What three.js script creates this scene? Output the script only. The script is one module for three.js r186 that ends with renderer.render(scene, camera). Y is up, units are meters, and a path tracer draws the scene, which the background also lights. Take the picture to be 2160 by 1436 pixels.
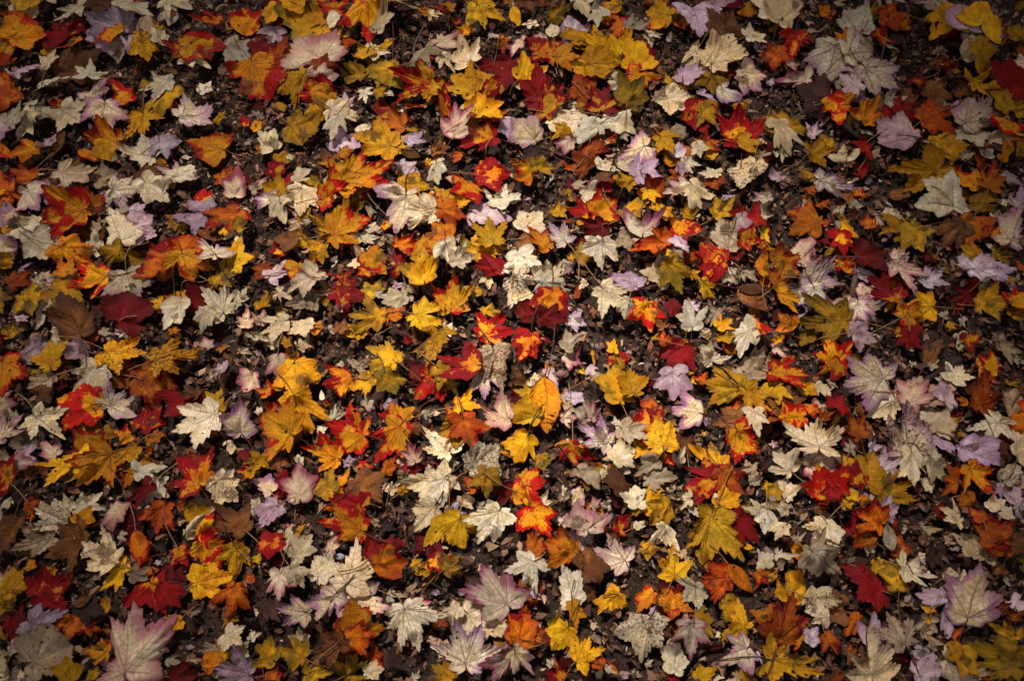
import * as THREE from 'three';
import { mergeGeometries } from 'three/addons/utils/BufferGeometryUtils.js';

// ---------- camera: standing on the forest floor and looking down at it ----------
const scene = new THREE.Scene();
const EYE = 1.76, PITCH = 65 * Math.PI / 180, FOV = 40;
const camera = new THREE.PerspectiveCamera(FOV, 1024 / 680, 0.05, 200);
camera.position.set(0, EYE, 0);
camera.lookAt(0, 0, -EYE / Math.tan(PITCH));

// ---------- sky: a bright even overcast, and the sun behind thin cloud ----------
const SUN = new THREE.Vector3(-0.30, 1, -0.52).normalize();
{
  const W = 128, Hh = 64, d = new Float32Array(W * Hh * 4);
  for (let j = 0; j < Hh; j++) for (let i = 0; i < W; i++) {
    const el = ((j + 0.5) / Hh - 0.5) * Math.PI, az = ((i + 0.5) / W - 0.5) * 2 * Math.PI;
    const s = Math.max(0, Math.sin(el)), L = (1 + 2 * s) / 3 * 0.11;
    const o = (j * W + i) * 4;
    d[o] = L; d[o + 1] = L; d[o + 2] = L * 1.02; d[o + 3] = 1;
  }
  const t = new THREE.DataTexture(d, W, Hh, THREE.RGBAFormat, THREE.FloatType);
  t.mapping = THREE.EquirectangularReflectionMapping; t.magFilter = t.minFilter = THREE.LinearFilter; t.needsUpdate = true;
  scene.background = t; scene.environment = t;
}
const sun = new THREE.DirectionalLight(new THREE.Color(1, 0.925, 0.83), 1.5);
sun.position.copy(SUN).multiplyScalar(20).add(new THREE.Vector3(0, 0, -0.82));
sun.target.position.set(0, 0, -0.82);
sun.castShadow = true; sun.shadow.radius = 24; sun.shadow.mapSize.set(4096, 4096);
Object.assign(sun.shadow.camera, { left: -4, right: 4, top: 4, bottom: -4, near: 1, far: 40 });
sun.name = 'sun'; sun.target.name = 'sun_target';
scene.add(sun, sun.target);
const EXPOSURE = 3.85;

// ---------- helpers ----------
function rngOf(seed) { let s = seed | 0; return () => { s = (s + 0x6d2b79f5) | 0; let t = Math.imul(s ^ (s >>> 15), 1 | s); t = (t + Math.imul(t ^ (t >>> 7), 61 | t)) ^ t; return ((t ^ (t >>> 14)) >>> 0) / 4294967296; }; }
const NT = new Float32Array(65536); { const r = rngOf(77); for (let i = 0; i < 65536; i++) NT[i] = r(); }
function vn(x, y) {
  const xi = Math.floor(x), yi = Math.floor(y); let fx = x - xi, fy = y - yi; fx = fx * fx * (3 - 2 * fx); fy = fy * fy * (3 - 2 * fy);
  const a = (yi & 255) << 8, b = ((yi + 1) & 255) << 8, c = xi & 255, e = (xi + 1) & 255;
  const p = NT[a + c], q = NT[b + c];
  return p + (NT[a + e] - p) * fx + (q + (NT[b + e] - q) * fx - p - (NT[a + e] - p) * fx) * fy;
}
const fbm = (x, y) => vn(x, y) * 0.55 + vn(x * 2.1 + 17, y * 2.1 + 5) * 0.29 + vn(x * 4.3 + 41, y * 4.3 + 83) * 0.16;
const clamp = (x, a, b) => x < a ? a : x > b ? b : x, lerp = (a, b, t) => a + (b - a) * t;
const sst = (a, b, x) => { const t = clamp((x - a) / (b - a), 0, 1); return t * t * (3 - 2 * t); };
const used = new Map();
function numbered(n) { const k = used.get(n) ?? 0; used.set(n, k + 1); return k ? n + '_' + String(k).padStart(3, '0') : n; }
function tag(o, label, category, group, kind) { o.userData.label = label; o.userData.category = category; if (group) o.userData.group = group; if (kind) o.userData.kind = kind; return o; }
function shadows(o) { o.traverse((m) => { if (m.isMesh) { m.castShadow = true; m.receiveShadow = true; } }); return o; }

// a point of the photograph (2160 x 1436) followed down to the ground
const tanV = Math.tan(FOV * Math.PI / 360), sinP = Math.sin(PITCH), cosP = Math.cos(PITCH);
function ground(px, py) {
  const a = (px - 1080) / 718 * tanV, b = (718 - py) / 718 * tanV;
  const dy = -sinP + b * cosP, dz = -cosP - b * sinP, k = EYE / -dy;
  return [a * k, dz * k];
}

// ---------- forest floor: one sheet of dark soil out to the horizon ----------
const soilY = (x, z) => (fbm(x * 3 + 9, z * 3 + 4) - 0.5) * 0.022 + (fbm(x * 14, z * 14) - 0.5) * 0.012;
const soilMat = (() => {
  const N = 512, c = new Uint8Array(N * N * 4), b = new Uint8Array(N * N * 4);
  for (let y = 0; y < N; y++) for (let x = 0; x < N; x++) {
    const n = fbm(x / 18, y / 18), f = vn(x / 2.3 + 50, y / 2.3), g = vn(x / 5 + 9, y / 5 + 90), o = (y * N + x) * 4, k = 0.55 + n * 0.6 + (f - 0.5) * 0.5;
    c[o] = 62 * k + (g > 0.8 ? 26 : 0); c[o + 1] = 43 * k + (g > 0.8 ? 19 : 0); c[o + 2] = 32 * k + (g > 0.8 ? 14 : 0); c[o + 3] = 255;
    b[o] = b[o + 1] = b[o + 2] = clamp(110 * n + 120 * f, 0, 255); b[o + 3] = 255;
  }
  const mk = (d, s) => { const t = new THREE.DataTexture(d, N, N); t.wrapS = t.wrapT = THREE.RepeatWrapping; t.magFilter = THREE.LinearFilter; if (s) t.colorSpace = THREE.SRGBColorSpace; t.needsUpdate = true; return t; };
  return new THREE.MeshStandardMaterial({ map: mk(c, true), bumpMap: mk(b), bumpScale: 0.004, roughness: 0.95 });
})();
{
  const n = 220, pos = [], uv = [], idx = [];
  const spread = (i) => { const t = i / n * 2 - 1; return Math.sign(t) * (Math.abs(t) * 2.4 + Math.pow(Math.abs(t), 14) * 78); };
  for (let j = 0; j <= n; j++) for (let i = 0; i <= n; i++) { const x = spread(i), z = spread(j) - 0.9; pos.push(x, soilY(x, z), z); uv.push(x / 0.45, z / 0.45); }
  for (let j = 0; j < n; j++) for (let i = 0; i < n; i++) { const a = j * (n + 1) + i, b = a + 1, c = a + n + 1, d = c + 1; idx.push(a, c, b, b, c, d); }
  const g = new THREE.BufferGeometry();
  g.setAttribute('position', new THREE.Float32BufferAttribute(pos, 3)); g.setAttribute('uv', new THREE.Float32BufferAttribute(uv, 2)); g.setIndex(idx); g.computeVertexNormals();
  const m = new THREE.Mesh(g, soilMat); m.name = 'ground'; m.userData.kind = 'structure'; m.userData.label = 'dark forest soil under the fallen leaves'; scene.add(shadows(m));
}

// ---------- height of whatever lies on the soil already: every leaf comes to rest on it ----------
const HX0 = -1.9, HZ0 = -2.35, HC = 0.005, HW = 760, HH = 560, HF = new Float32Array(HW * HH);
for (let j = 0; j < HH; j++) for (let i = 0; i < HW; i++) HF[j * HW + i] = soilY(HX0 + i * HC, HZ0 + j * HC);
function heightAt(x, z) {
  const u = (x - HX0) / HC, v = (z - HZ0) / HC;
  if (u < 0 || v < 0 || u >= HW - 1 || v >= HH - 1) return soilY(x, z);
  const i = u | 0, j = v | 0, fx = u - i, fy = v - j, o = j * HW + i;
  return lerp(lerp(HF[o], HF[o + 1], fx), lerp(HF[o + HW], HF[o + HW + 1], fx), fy);
}
function raise(x, y, z) {
  const i = Math.round((x - HX0) / HC), j = Math.round((z - HZ0) / HC);
  if (i < 1 || j < 1 || i >= HW - 1 || j >= HH - 1) return;
  const o = j * HW + i;
  if (HF[o] < y) HF[o] = y;
  for (const q of [o - 1, o + 1, o - HW, o + HW]) if (HF[q] < y - 0.0008) HF[q] = y - 0.0008;
}

// ---------- the outline of a leaf: base at the origin, tip at (0, 1), as radius over angle ----------
function outline(kind, R, extra, teeth) {
  const J = (a) => (R() - 0.5) * 2 * a;
  if (kind === 'e') {
    const out = [], w = 0.23 + R() * 0.1, n = 26;
    for (let s = -1; s <= 1; s += 2) { const side = [];
      for (let i = 1; i < n; i++) { const t = i / n, y = t, x = w * Math.pow(Math.sin(Math.PI * Math.pow(t, 0.8)), 0.85) * (1 + (i % 3 === 0 ? 0.07 : -0.02)) ; side.push([s * x, y]); }
      if (s < 0) out.push([0, -0.02], ...side); else out.push([0, 1], ...side.reverse()); }
    return { lobes: [[0, 1]], pts: out.map(([x, y]) => [Math.atan2(x, y), Math.hypot(x, y)]) };
  }
  const P = { 3: { d: 0.7, sd: [[44, 0.82], [98, 0.4]], b: 0.15 }, 5: { d: 0.66, sd: [[45, 0.86], [96, 0.47]], b: 0.13 }, s: { d: 0.46, sd: [[50, 0.9], [102, 0.6]], b: 0.08 },
    x: { d: 0.85, sd: [[36, 0.62], [96, 0.4]], b: 0.2 }, n: { d: 0.8, sd: [[26, 0.62], [70, 0.42]], b: 0.12 }, h: { d: 0.9, sd: [[42, 0.88], [92, 0.68]], b: 0.14 }, f: { d: 0.74, sd: [[40, 0.7], [96, 0.36]], b: 0.17 }, c: { d: 0.7, sd: [[45, 0.8], [98, 0.42]], b: 0.16 } }[kind];
  const L = [[0, 1]];
  for (const e of extra) if (Math.abs(e[0]) < 2.6 && Math.abs(e[0]) > 0.3) L.push([e[0], clamp(e[1], 0.4, 1.12)]);
  for (const [a, r] of P.sd) for (const s of [-1, 1]) { if (R() < 0.07) continue; const th = s * (a + J(12)) * Math.PI / 180; if (!L.some((l) => Math.abs(l[0] - th) < 0.56)) L.push([th, r * (1 + J(0.2))]); }
  L.sort((p, q) => p[0] - q[0]);
  const dep = P.d * (1 + J(0.22)) * (extra.length > 1 ? 0.84 : 1), xy = (th, r) => [Math.sin(th) * r, Math.cos(th) * r];
  const pts = [], m = teeth * 3, b = P.b * (1 + J(0.25));
  const flank = (A, B, up, nt, bulge) => {           // from a lobe's tip A down to a notch B; up: listed the other way round
    const l = Math.hypot(B[0] - A[0], B[1] - A[1]), nx = (B[1] - A[1]) / l, ny = -(B[0] - A[0]) / l, mx = (A[0] + B[0]) / 2, my = (A[1] + B[1]) / 2, axis = Math.hypot(A[0], A[1]);
    const ax = A[0] / axis, ay = A[1] / axis, d = (mx * ax + my * ay), off = [mx - ax * d, my - ay * d], sg = nx * off[0] + ny * off[1] >= 0 ? 1 : -1, o = [], k = nt * 3, amp = (0.085 + R() * 0.065) * l;
    for (let i = 1; i < k; i++) { const t = i / k, f = t * nt % 1, w = sg * (bulge * l * Math.sin(Math.PI * Math.pow(t, 1.45)) + amp * (f < 0.02 || f > 0.98 ? -0.55 : 0.75 - f) * Math.min(1, t * 3.2, (1 - t) * 5));
      const sh = f < 0.4 && f > 0.02 ? -amp * 0.5 : 0; o.push([A[0] + (B[0] - A[0]) * (t) + nx * w + (B[0] - A[0]) / l * sh, A[1] + (B[1] - A[1]) * t + ny * w + (B[1] - A[1]) / l * sh]); }
    return up ? o.reverse() : o;
  };
  const bl = xy(-2.95, b), br = xy(2.95, b), nt = teeth;
  pts.push(xy(-3.1, b * 0.5), bl);
  for (let i = 0; i < L.length; i++) {
    const tip = xy(...L[i]);
    const sinus = (A, B) => { const t = A[1] / (A[1] + B[1]), th = lerp(A[0], B[0], 1 - t * 1.0 * 0.5 - 0.25), gap = Math.abs(A[0] - B[0]); const mn = Math.min(A[1], B[1]), big = Math.max(A[1], B[1]); return xy(th, mn * clamp(dep * (1.12 - gap * 0.17) * (1 + 0.7 * (1 - mn / big)), 0.2, 0.97)); };
    const before = i ? sinus(L[i - 1], L[i]) : bl, after = i < L.length - 1 ? sinus(L[i], L[i + 1]) : br;
    pts.push(...flank(tip, before, true, i ? nt : Math.max(1, nt - 1), i ? 0.075 : 0.2), tip, ...flank(tip, after, false, i < L.length - 1 ? nt : Math.max(1, nt - 1), i < L.length - 1 ? 0.075 : 0.2));
    if (i < L.length - 1) pts.push(after);
  }
  pts.push(br, xy(3.1, b * 0.5));
  for (let q = kind === 'x' ? 4 : R() < 0.6 ? 1 + Math.floor(R() * 2.4) : 0; q > 0; q--) {       // bitten, torn and broken-off places
    const a = (R() * 2 - 1) * 2.2, w = 0.1 + R() * 0.26, k = (kind === 'x' ? 0.35 : 0.2) + R() * 0.4;
    for (const p of pts) { const d = Math.abs(Math.atan2(p[0], p[1]) - a); if (d < w) { const m = 1 - k * Math.sqrt(1 - d / w) * (0.75 + R() * 0.4); p[0] *= m; p[1] *= m; } }
  }
  for (const p of pts) { const m = 1 + (R() - 0.5) * 0.05; p[0] *= m; p[1] *= m; }
  let last = -Math.PI;
  const out = pts.map(([x, y]) => { let th = Math.atan2(x, y); th = Math.max(th, last + 0.004); last = th; return [Math.min(th, Math.PI), Math.hypot(x, y)]; });
  return { lobes: L, pts: out };
}

// ---------- the colours of a leaf, painted tile by tile into shared sheets ----------
const C = { cream: [220, 194, 150], white: [224, 205, 176], lilac: [188, 152, 166], lilac2: [216, 192, 192], yellow: [214, 152, 20], lemon: [226, 174, 26], orange: [206, 112, 14], mustard: [168, 118, 20], olive: [112, 88, 26],
  red: [166, 18, 12], crimson: [138, 9, 17], maroon: [78, 12, 16], brown: [110, 68, 36], dark: [58, 38, 34], tan: [176, 150, 118], rust: [158, 66, 16], pink: [150, 72, 94], vein: [92, 70, 60] };
const PAL = {                                         // base, second tone, vein, vein strength, edge, edge reach, blotch, blotch share, dots
  w: { a: C.cream, b: C.white, v: C.vein, k: 0.55, e: C.tan, er: 0.2, dots: 0.6 }, l: { a: C.lilac, b: C.lilac2, v: [92, 58, 72], k: 0.5, e: [152, 110, 138], er: 0.5, dots: 0.5 },
  p: { a: C.cream, b: C.white, v: [88, 62, 70], k: 0.7, e: [158, 108, 138], er: 1, dots: 0.7 }, k: { a: [216, 194, 158], b: [212, 178, 152], v: [104, 60, 58], k: 0.55, e: C.pink, er: 1, dots: 0.5 },
  y: { a: [206, 142, 18], b: C.lemon, v: [120, 70, 16], k: 0.62, e: C.orange, er: 0.35, dots: 0.9 }, o: { a: C.orange, b: [214, 146, 20], v: [100, 48, 14], k: 0.6, e: C.rust, er: 0.4, bl: [156, 34, 12], bs: 0.08, dots: 1 },
  g: { a: C.mustard, b: C.yellow, v: [186, 142, 40], k: 0.35, e: C.olive, er: 0.6, dots: 0.8, s: C.olive }, m: { a: C.yellow, b: [212, 134, 16], v: [120, 40, 12], k: 0.5, e: C.red, er: 0, bl: C.red, bs: 0.38, dots: 0.7 },
  r: { a: [214, 122, 16], b: [222, 156, 24], v: [190, 80, 20], k: 0.35, e: C.crimson, er: 0, bl: C.crimson, bs: 0.6, dots: 0.4 }, R: { a: [128, 10, 14], b: C.crimson, v: [150, 44, 24], k: 0.4, e: C.maroon, er: 0.5, dots: 0.3 },
  b: { a: [96, 56, 28], b: [150, 92, 44], v: [64, 38, 24], k: 0.6, e: C.dark, er: 0.5, dots: 0.5 }, d: { a: C.dark, b: [82, 54, 46], v: [46, 28, 26], k: 0.5, e: [40, 26, 26], er: 0.4, dots: 0.2 },
  t: { a: C.tan, b: [186, 168, 144], v: [98, 72, 54], k: 0.5, e: [140, 108, 82], er: 0.4, dots: 1 }, n: { a: C.rust, b: C.orange, v: [88, 32, 12], k: 0.5, e: [110, 26, 12], er: 0.5, bl: [120, 14, 12], bs: 0.14, dots: 0.6 },
};
class Sheet {
  constructor(tile, across, bump) {
    this.T = tile; this.n = across; this.S = tile * across; this.used = 0; this.c = new Uint8Array(this.S * this.S * 4); this.b = bump ? new Uint8Array(this.S * this.S / 4) : null;
    const tx = (d, f, n = this.S) => { const t = new THREE.DataTexture(d, n, n, f); t.magFilter = THREE.LinearFilter; t.minFilter = THREE.LinearFilter; t.needsUpdate = true; return t; };
    this.map = tx(this.c, THREE.RGBAFormat); this.map.colorSpace = THREE.SRGBColorSpace;
    this.mat = new THREE.MeshPhysicalMaterial({ map: this.map, roughness: 0.74, specularIntensity: 0.4, side: THREE.DoubleSide });
    if (bump) { this.mat.bumpMap = tx(this.b, THREE.RedFormat, this.S / 2); this.mat.bumpScale = 0.0011; }
  }
  full() { return this.used >= this.n * this.n; }
}
const SPAN = 2.3;                                     // leaf lengths shown by a tile, its middle at (0, 0.18)
function paint(sheet, pal, ol, seed, share) {
  const T = sheet.T, R = rngOf(seed), id = sheet.used++, X0 = (id % sheet.n) * T, Y0 = Math.floor(id / sheet.n) * T;
  const P = PAL[pal], s = T / SPAN, toX = (x) => (x + SPAN / 2) * s, toY = (y) => (y - 0.18 + SPAN / 2) * s;
  // radius over angle
  const rad = new Float32Array(361);
  { let k = 0; const p = ol.pts; for (let i = 0; i <= 360; i++) { const th = (i / 180 - 1) * Math.PI; while (k < p.length - 2 && p[k + 1][0] < th) k++; const A = p[k], B = p[k + 1], t = clamp((th - A[0]) / Math.max(1e-4, B[0] - A[0]), 0, 1); rad[i] = Math.max(0.03, lerp(A[1], B[1], t)); } }
  const radius = (th) => { const q = (th / Math.PI + 1) * 180, i = Math.min(359, q | 0); return lerp(rad[i], rad[i + 1], q - i); };
  // veins
  const V = new Float32Array(T * T), stroke = (x0, y0, x1, y1, w0, w1, cv) => {
    const l = Math.hypot(x1 - x0, y1 - y0), n = Math.max(2, Math.ceil(l * s / 0.6)), nx = -(y1 - y0), ny = x1 - x0;
    for (let i = 0; i <= n; i++) { const t = i / n, k = cv * t * (1 - t) * 4, x = lerp(x0, x1, t) + nx * k, y = lerp(y0, y1, t) + ny * k, th = Math.atan2(x, y);
      if (Math.hypot(x, y) > radius(th) * 0.99) break;
      const px = toX(x), py = toY(y), w = lerp(w0, w1, t) * T / 200, r = Math.ceil(w + 0.5), hard = Math.min(1, w * 1.2);
      for (let b = -r; b <= r; b++) for (let a = -r; a <= r; a++) { const X = Math.round(px) + a, Y = Math.round(py) + b; if (X < 0 || Y < 0 || X >= T || Y >= T) continue; const d = Math.hypot(X - px, Y - py), v = hard * clamp(1.15 - d / (w + 0.45), 0, 1), o = Y * T + X; if (V[o] < v) V[o] = v; } } };
  for (const [th, r] of ol.lobes) {
    const dx = Math.sin(th), dy = Math.cos(th), big = r > 0.5;
    stroke(0, 0, dx * r, dy * r, 1.25, 0.4, (R() - 0.5) * 0.08);
    const n = Math.round(r * 7);
    for (let i = 1; i <= n; i++) for (const sd of [-1, 1]) { const q = (i - 0.4 + R() * 0.3) / (n + 0.6) * r, a = th + sd * (0.72 + R() * 0.2), l = (0.1 + 0.34 * (1 - q / r)) * r * (big ? 1 : 0.8); stroke(dx * q, dy * q, dx * q + Math.sin(a) * l, dy * q + Math.cos(a) * l, 0.6, 0.25, sd * -0.1); }
  }
  // spots and stains
  const spots = [], nd = Math.floor(P.dots * (R() < 0.35 ? 30 : 9) * R());
  for (let i = 0; i < nd; i++) spots.push([(R() - 0.5) * 1.4, R() * 1.1 - 0.15, 0.011 + R() * R() * 0.032]);
  const stain = R() < 0.3 ? [(R() - 0.5) * 0.8, 0.2 + R() * 0.5, 0.1 + R() * 0.22] : null, speck = (pal === 't' || pal === 'y' || pal === 'g' || pal === 'w' || pal === 'o' || pal === 'p') && R() < 0.045;
  const ox = R() * 200, oy = R() * 200, pale = 'wlpkt'.includes(pal), br = pale ? 0.86 + R() * 0.26 : pal === 'R' ? 0.5 + R() * 0.6 : 0.8 + R() * 0.34, warm = (R() - 0.5) * 0.07, th0 = share ? share / 10 : (P.bs ?? 0) + (R() - 0.5) * 0.16, edgeBias = R() * 0.12, tone = R(), rib = 0.5 + R() * 0.9, shadeE = P.er * (0.6 + R() * 0.7);
  const amb = R() < 0.4 ? 0.1 : 0.2 + R() * 0.5, scale = 2.6 + R() * 2.2;
  for (let y = 0; y < T; y++) for (let x = 0; x < T; x++) {
    const lx = (x + 0.5) / s - SPAN / 2, ly = (y + 0.5) / s - SPAN / 2 + 0.18, rr = Math.hypot(lx, ly), th = Math.atan2(lx, ly), Rd = radius(th), f = rr / Rd, o = ((Y0 + y) * sheet.S + X0 + x) * 4;
    let c0, c1, c2, v = V[y * T + x];
    if (f > 1.25 && rr > 0.12) { const a = P.bl && P.bs > 0.5 ? P.bl : P.a; sheet.c[o] = a[0]; sheet.c[o + 1] = a[1]; sheet.c[o + 2] = a[2]; sheet.c[o + 3] = 255; continue; }
    const n1 = fbm(lx * 2.4 + ox, ly * 2.4 + oy), n2 = fbm(lx * 8 + oy, ly * 8 + ox), n3 = vn(lx * 34 + ox, ly * 34 + oy), n4 = vn(lx * 75 + oy, ly * 75);
    let k = sst(0.3, 0.7, n1 + (tone - 0.5) * 0.35 + (n2 - 0.5) * 0.25);
    c0 = lerp(P.a[0], P.b[0], k); c1 = lerp(P.a[1], P.b[1], k); c2 = lerp(P.a[2], P.b[2], k);
    const fe = clamp(f, 0, 1.1);
    if (shadeE > 0) { k = clamp(sst(0.62, 1.02, fe * 0.72 + n1 * 0.62 * 0.8 + (n2 - 0.5) * 0.2 - v * 0.06) * shadeE, 0, 1); c0 = lerp(c0, P.e[0], k); c1 = lerp(c1, P.e[1], k); c2 = lerp(c2, P.e[2], k); }
    if (pal === 'y' || pal === 'o' || pal === 'm') { k = sst(0.5, 0.66, fbm(lx * 3.4 + oy, ly * 3.4 + 30) * 0.72 + (fe - 0.5) * 0.16 + (n2 - 0.5) * 0.3) * amb; c0 = lerp(c0, 138, k); c1 = lerp(c1, 76, k); c2 = lerp(c2, 14, k); }
    if (P.s) { k = sst(0.56, 0.68, fbm(lx * 3 + oy, ly * 3 + 70)) * 0.7; c0 = lerp(c0, P.s[0], k); c1 = lerp(c1, P.s[1], k); c2 = lerp(c2, P.s[2], k); }
    if (P.bl) {
      const wx = lx + (n2 - 0.5) * 0.34, wy = ly + (n3 - 0.5) * 0.07, q = fbm(wx * scale + oy, wy * scale + ox) + (fe * fe - 0.42) * (0.34 + edgeBias) - v * 0.13 * rib + (n2 - 0.5) * 0.22;
      const lim = 0.82 - th0 * 0.68, a = sst(lim - 0.075, lim - 0.005, q), e = sst(lim - 0.018, lim + 0.024, q);
      c0 = lerp(c0, 196, a * 0.7); c1 = lerp(c1, 66, a * 0.7); c2 = lerp(c2, 8, a * 0.7);
      const dk = 0.82 + n1 * 0.4; c0 = lerp(c0, P.bl[0] * dk, e); c1 = lerp(c1, P.bl[1] * dk, e); c2 = lerp(c2, P.bl[2] * dk, e);
    }
    if (pal === 'R') { k = sst(0.5, 0.7, fbm(lx * 2.6 + oy + 9, ly * 2.6 + ox) + (0.4 - fe) * 0.25) * 0.5 * tone; c0 = lerp(c0, 186, k); c1 = lerp(c1, 62, k); c2 = lerp(c2, 14, k); }
    k = P.k * v * (0.7 + 0.5 * n2); c0 = lerp(c0, P.v[0], k); c1 = lerp(c1, P.v[1], k); c2 = lerp(c2, P.v[2], k);
    let m = br * (0.72 + n2 * 0.34 + n3 * 0.13 + n4 * 0.09);
    if (fe > 0.93) m *= 1 - 0.22 * sst(0.93, 1.02, fe + (n3 - 0.5) * 0.06);
    if (stain) { k = sst(1, 0.5, Math.hypot(lx - stain[0], ly - stain[1]) / stain[2] + (n2 - 0.5) * 1.4) * 0.55; c0 = lerp(c0, 74, k); c1 = lerp(c1, 56, k); c2 = lerp(c2, 42, k); }
    if (speck) { k = sst(0.66, 0.74, n3 * 0.7 + n1 * 0.45) * 0.75; c0 = lerp(c0, 96, k); c1 = lerp(c1, 62, k); c2 = lerp(c2, 34, k); }
    for (const q of spots) { const d = Math.hypot(lx - q[0], ly - q[1]) / q[2]; if (d < 1.3) { k = sst(1.25, 0.75, d + (n4 - 0.5) * 0.5) * 0.85; c0 = lerp(c0, 38, k); c1 = lerp(c1, 24, k); c2 = lerp(c2, 18, k); } }
    sheet.c[o] = clamp(c0 * m * (1 + warm), 0, 255); sheet.c[o + 1] = clamp(c1 * m, 0, 255); sheet.c[o + 2] = clamp(c2 * m * (1 - warm), 0, 255); sheet.c[o + 3] = 255;
    if (sheet.b && !(x & 1) && !(y & 1)) sheet.b[(Y0 + y) / 2 * (sheet.S / 2) + (X0 + x) / 2] = clamp(128 + (n2 - 0.5) * 130 + (n3 - 0.5) * 50 - v * 95, 0, 255);
  }
  return (x, y) => [(X0 + toX(x)) / sheet.S, (Y0 + toY(y)) / sheet.S];
}

// ---------- one leaf: its blade bent and laid on what lies below, and its stalk ----------
const SHAPES = '35shecf';
function makeLeaf(spec, sheet, rings, teeth, seed) {
  const R = rngOf(seed), [bx, bz] = spec.base, [tx, tz] = spec.tip, len = Math.hypot(tx - bx, tz - bz), vx = (tx - bx) / len, vz = (tz - bz) / len, ux = -vz, uz = vx;
  const local = ([x, z]) => { const dx = x - bx, dz = z - bz, a = (dx * ux + dz * uz) / len, b = (dx * vx + dz * vz) / len; return [Math.atan2(a, b), Math.hypot(a, b)]; };
  const kind = spec.shape, ol = outline(kind, R, (spec.extra ?? []).map(local), teeth), uvOf = paint(sheet, spec.pal, ol, seed + 999, spec.share);
  const folded = kind === 'f', curled = kind === 'c', flat = (spec.flat ?? 1) * (kind === 'e' ? 0.45 : 1);
  // the surface: a cup along and across, a pleat between every two veins, ripples, turned-up edges
  const G = () => (R() + R() + R()) / 1.5 - 1;
  const cupY = (G() * 0.3 + (curled ? 0.55 : 0.06)) * flat, cupX = (G() * 0.32 + (curled ? 0.55 : 0.07)) * flat, fold = G() * 0.08 * flat, pleat = (0.09 + R() * 0.1) * (R() < 0.75 ? 1 : -1) * flat, rip = (0.05 + R() * 0.07) * flat, edge = G() * 0.16 * flat, ox = R() * 99, oy = R() * 99;
  const ba = R() * Math.PI, bk = (R() < 0.38 ? (R() - 0.5) * 2.1 : (R() - 0.5) * 0.6) * flat, tipC = G() * 1.5 * flat, tiltU = folded ? (R() < 0.5 ? -0.5 : 0.5) : 0;
  const sideUp = R() < 0.62 ? 1 : -1, phR = sideUp * Math.min(1.25, Math.abs(G()) * 0.62 + (folded ? 0.6 : 0)) * flat, phL = sideUp * Math.min(1.25, Math.abs(G()) * 0.62 + (folded ? 0.6 : 0)) * flat;
  const lb = ol.lobes, z = (x, y, th, f) => {
    let d = 9, d2 = 9, w = 0; for (const [a] of lb) { const q = Math.abs(a - th); if (q < d) { d2 = d; d = q; } else if (q < d2) d2 = q; }
    const u = d2 < 8 ? d / (d + d2) * 2 : clamp(d / 0.9, 0, 1), r = Math.hypot(x, y);
    let h = cupY * (y - 0.35) * (y - 0.35) + cupX * x * x + fold * Math.abs(x) + pleat * r * Math.pow(u, 0.8) + rip * 2.2 * (fbm(x * 1.9 + ox, y * 1.9 + oy) - 0.5) * Math.min(1, r * 2) + rip * 0.5 * (vn(x * 7 + oy, y * 7 + ox) - 0.5) + edge * Math.pow(f, 4) * (0.4 + vn(th * 1.5 + ox, oy) * 1.4) + tiltU * x + tipC * Math.pow(Math.max(0, r - 0.5), 2) * (0.4 + 1.2 * vn(th * 1.2 + oy, ox));
    return h;
  };
  const n = ol.pts.length, count = 1 + rings * n, pos = new Float32Array(count * 3), uv = new Float32Array(count * 2), ca = Math.cos(ba), sa = Math.sin(ba);
  const put = (i, x, y, th, f) => {
    const ph = x > 0 ? phR : phL, ax = Math.abs(x), soft = ax * ax / (ax + 0.1); let h = z(x, y, th, f) + soft * Math.sin(ph), X = Math.sign(x) * (ax - soft * (1 - Math.cos(ph))), Y = y;
    if (Math.abs(bk) > 0.05) { const s = (X * ca + (y - 0.4) * sa), t = -X * sa + (y - 0.4) * ca, s2 = Math.sin(bk * s) / bk, dz = (1 - Math.cos(bk * s)) / bk; X = s2 * ca - t * sa; Y = s2 * sa + t * ca + 0.4; h += dz; }
    pos[i * 3] = bx + (ux * X + vx * Y) * len; pos[i * 3 + 1] = h * len; pos[i * 3 + 2] = bz + (uz * X + vz * Y) * len;
    const q = uvOf(x, y); uv[i * 2] = q[0]; uv[i * 2 + 1] = q[1];
  };
  put(0, 0, 0, 0, 0);
  for (let k = 1; k <= rings; k++) { const f = Math.pow(k / rings, 0.85); for (let i = 0; i < n; i++) { const [th, r] = ol.pts[i]; put(1 + (k - 1) * n + i, Math.sin(th) * r * f, Math.cos(th) * r * f, th, f); } }
  // come to rest: lean with the pile, sink until most of the leaf is carried, and lie over the rest
  const H = new Float32Array(count); let sx = 0, sz = 0, sh = 0;
  for (let i = 0; i < count; i++) { H[i] = heightAt(pos[i * 3], pos[i * 3 + 2]); sx += pos[i * 3]; sz += pos[i * 3 + 2]; sh += H[i]; }
  sx /= count; sz /= count; sh /= count;
  let xx = 1e-7, zz = 1e-7, xz = 0, xh = 0, zh = 0;
  for (let i = 0; i < count; i++) { const a = pos[i * 3] - sx, b = pos[i * 3 + 2] - sz, c = H[i] - sh; xx += a * a; zz += b * b; xz += a * b; xh += a * c; zh += b * c; }
  const det = xx * zz - xz * xz || 1, gx = clamp((xh * zz - zh * xz) / det, -0.32, 0.32) + (spec.lean ?? 1) * G() * 0.2, gz = clamp((zh * xx - xh * xz) / det, -0.32, 0.32) + (spec.lean ?? 1) * G() * 0.2, gaps = new Float32Array(count);
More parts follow.
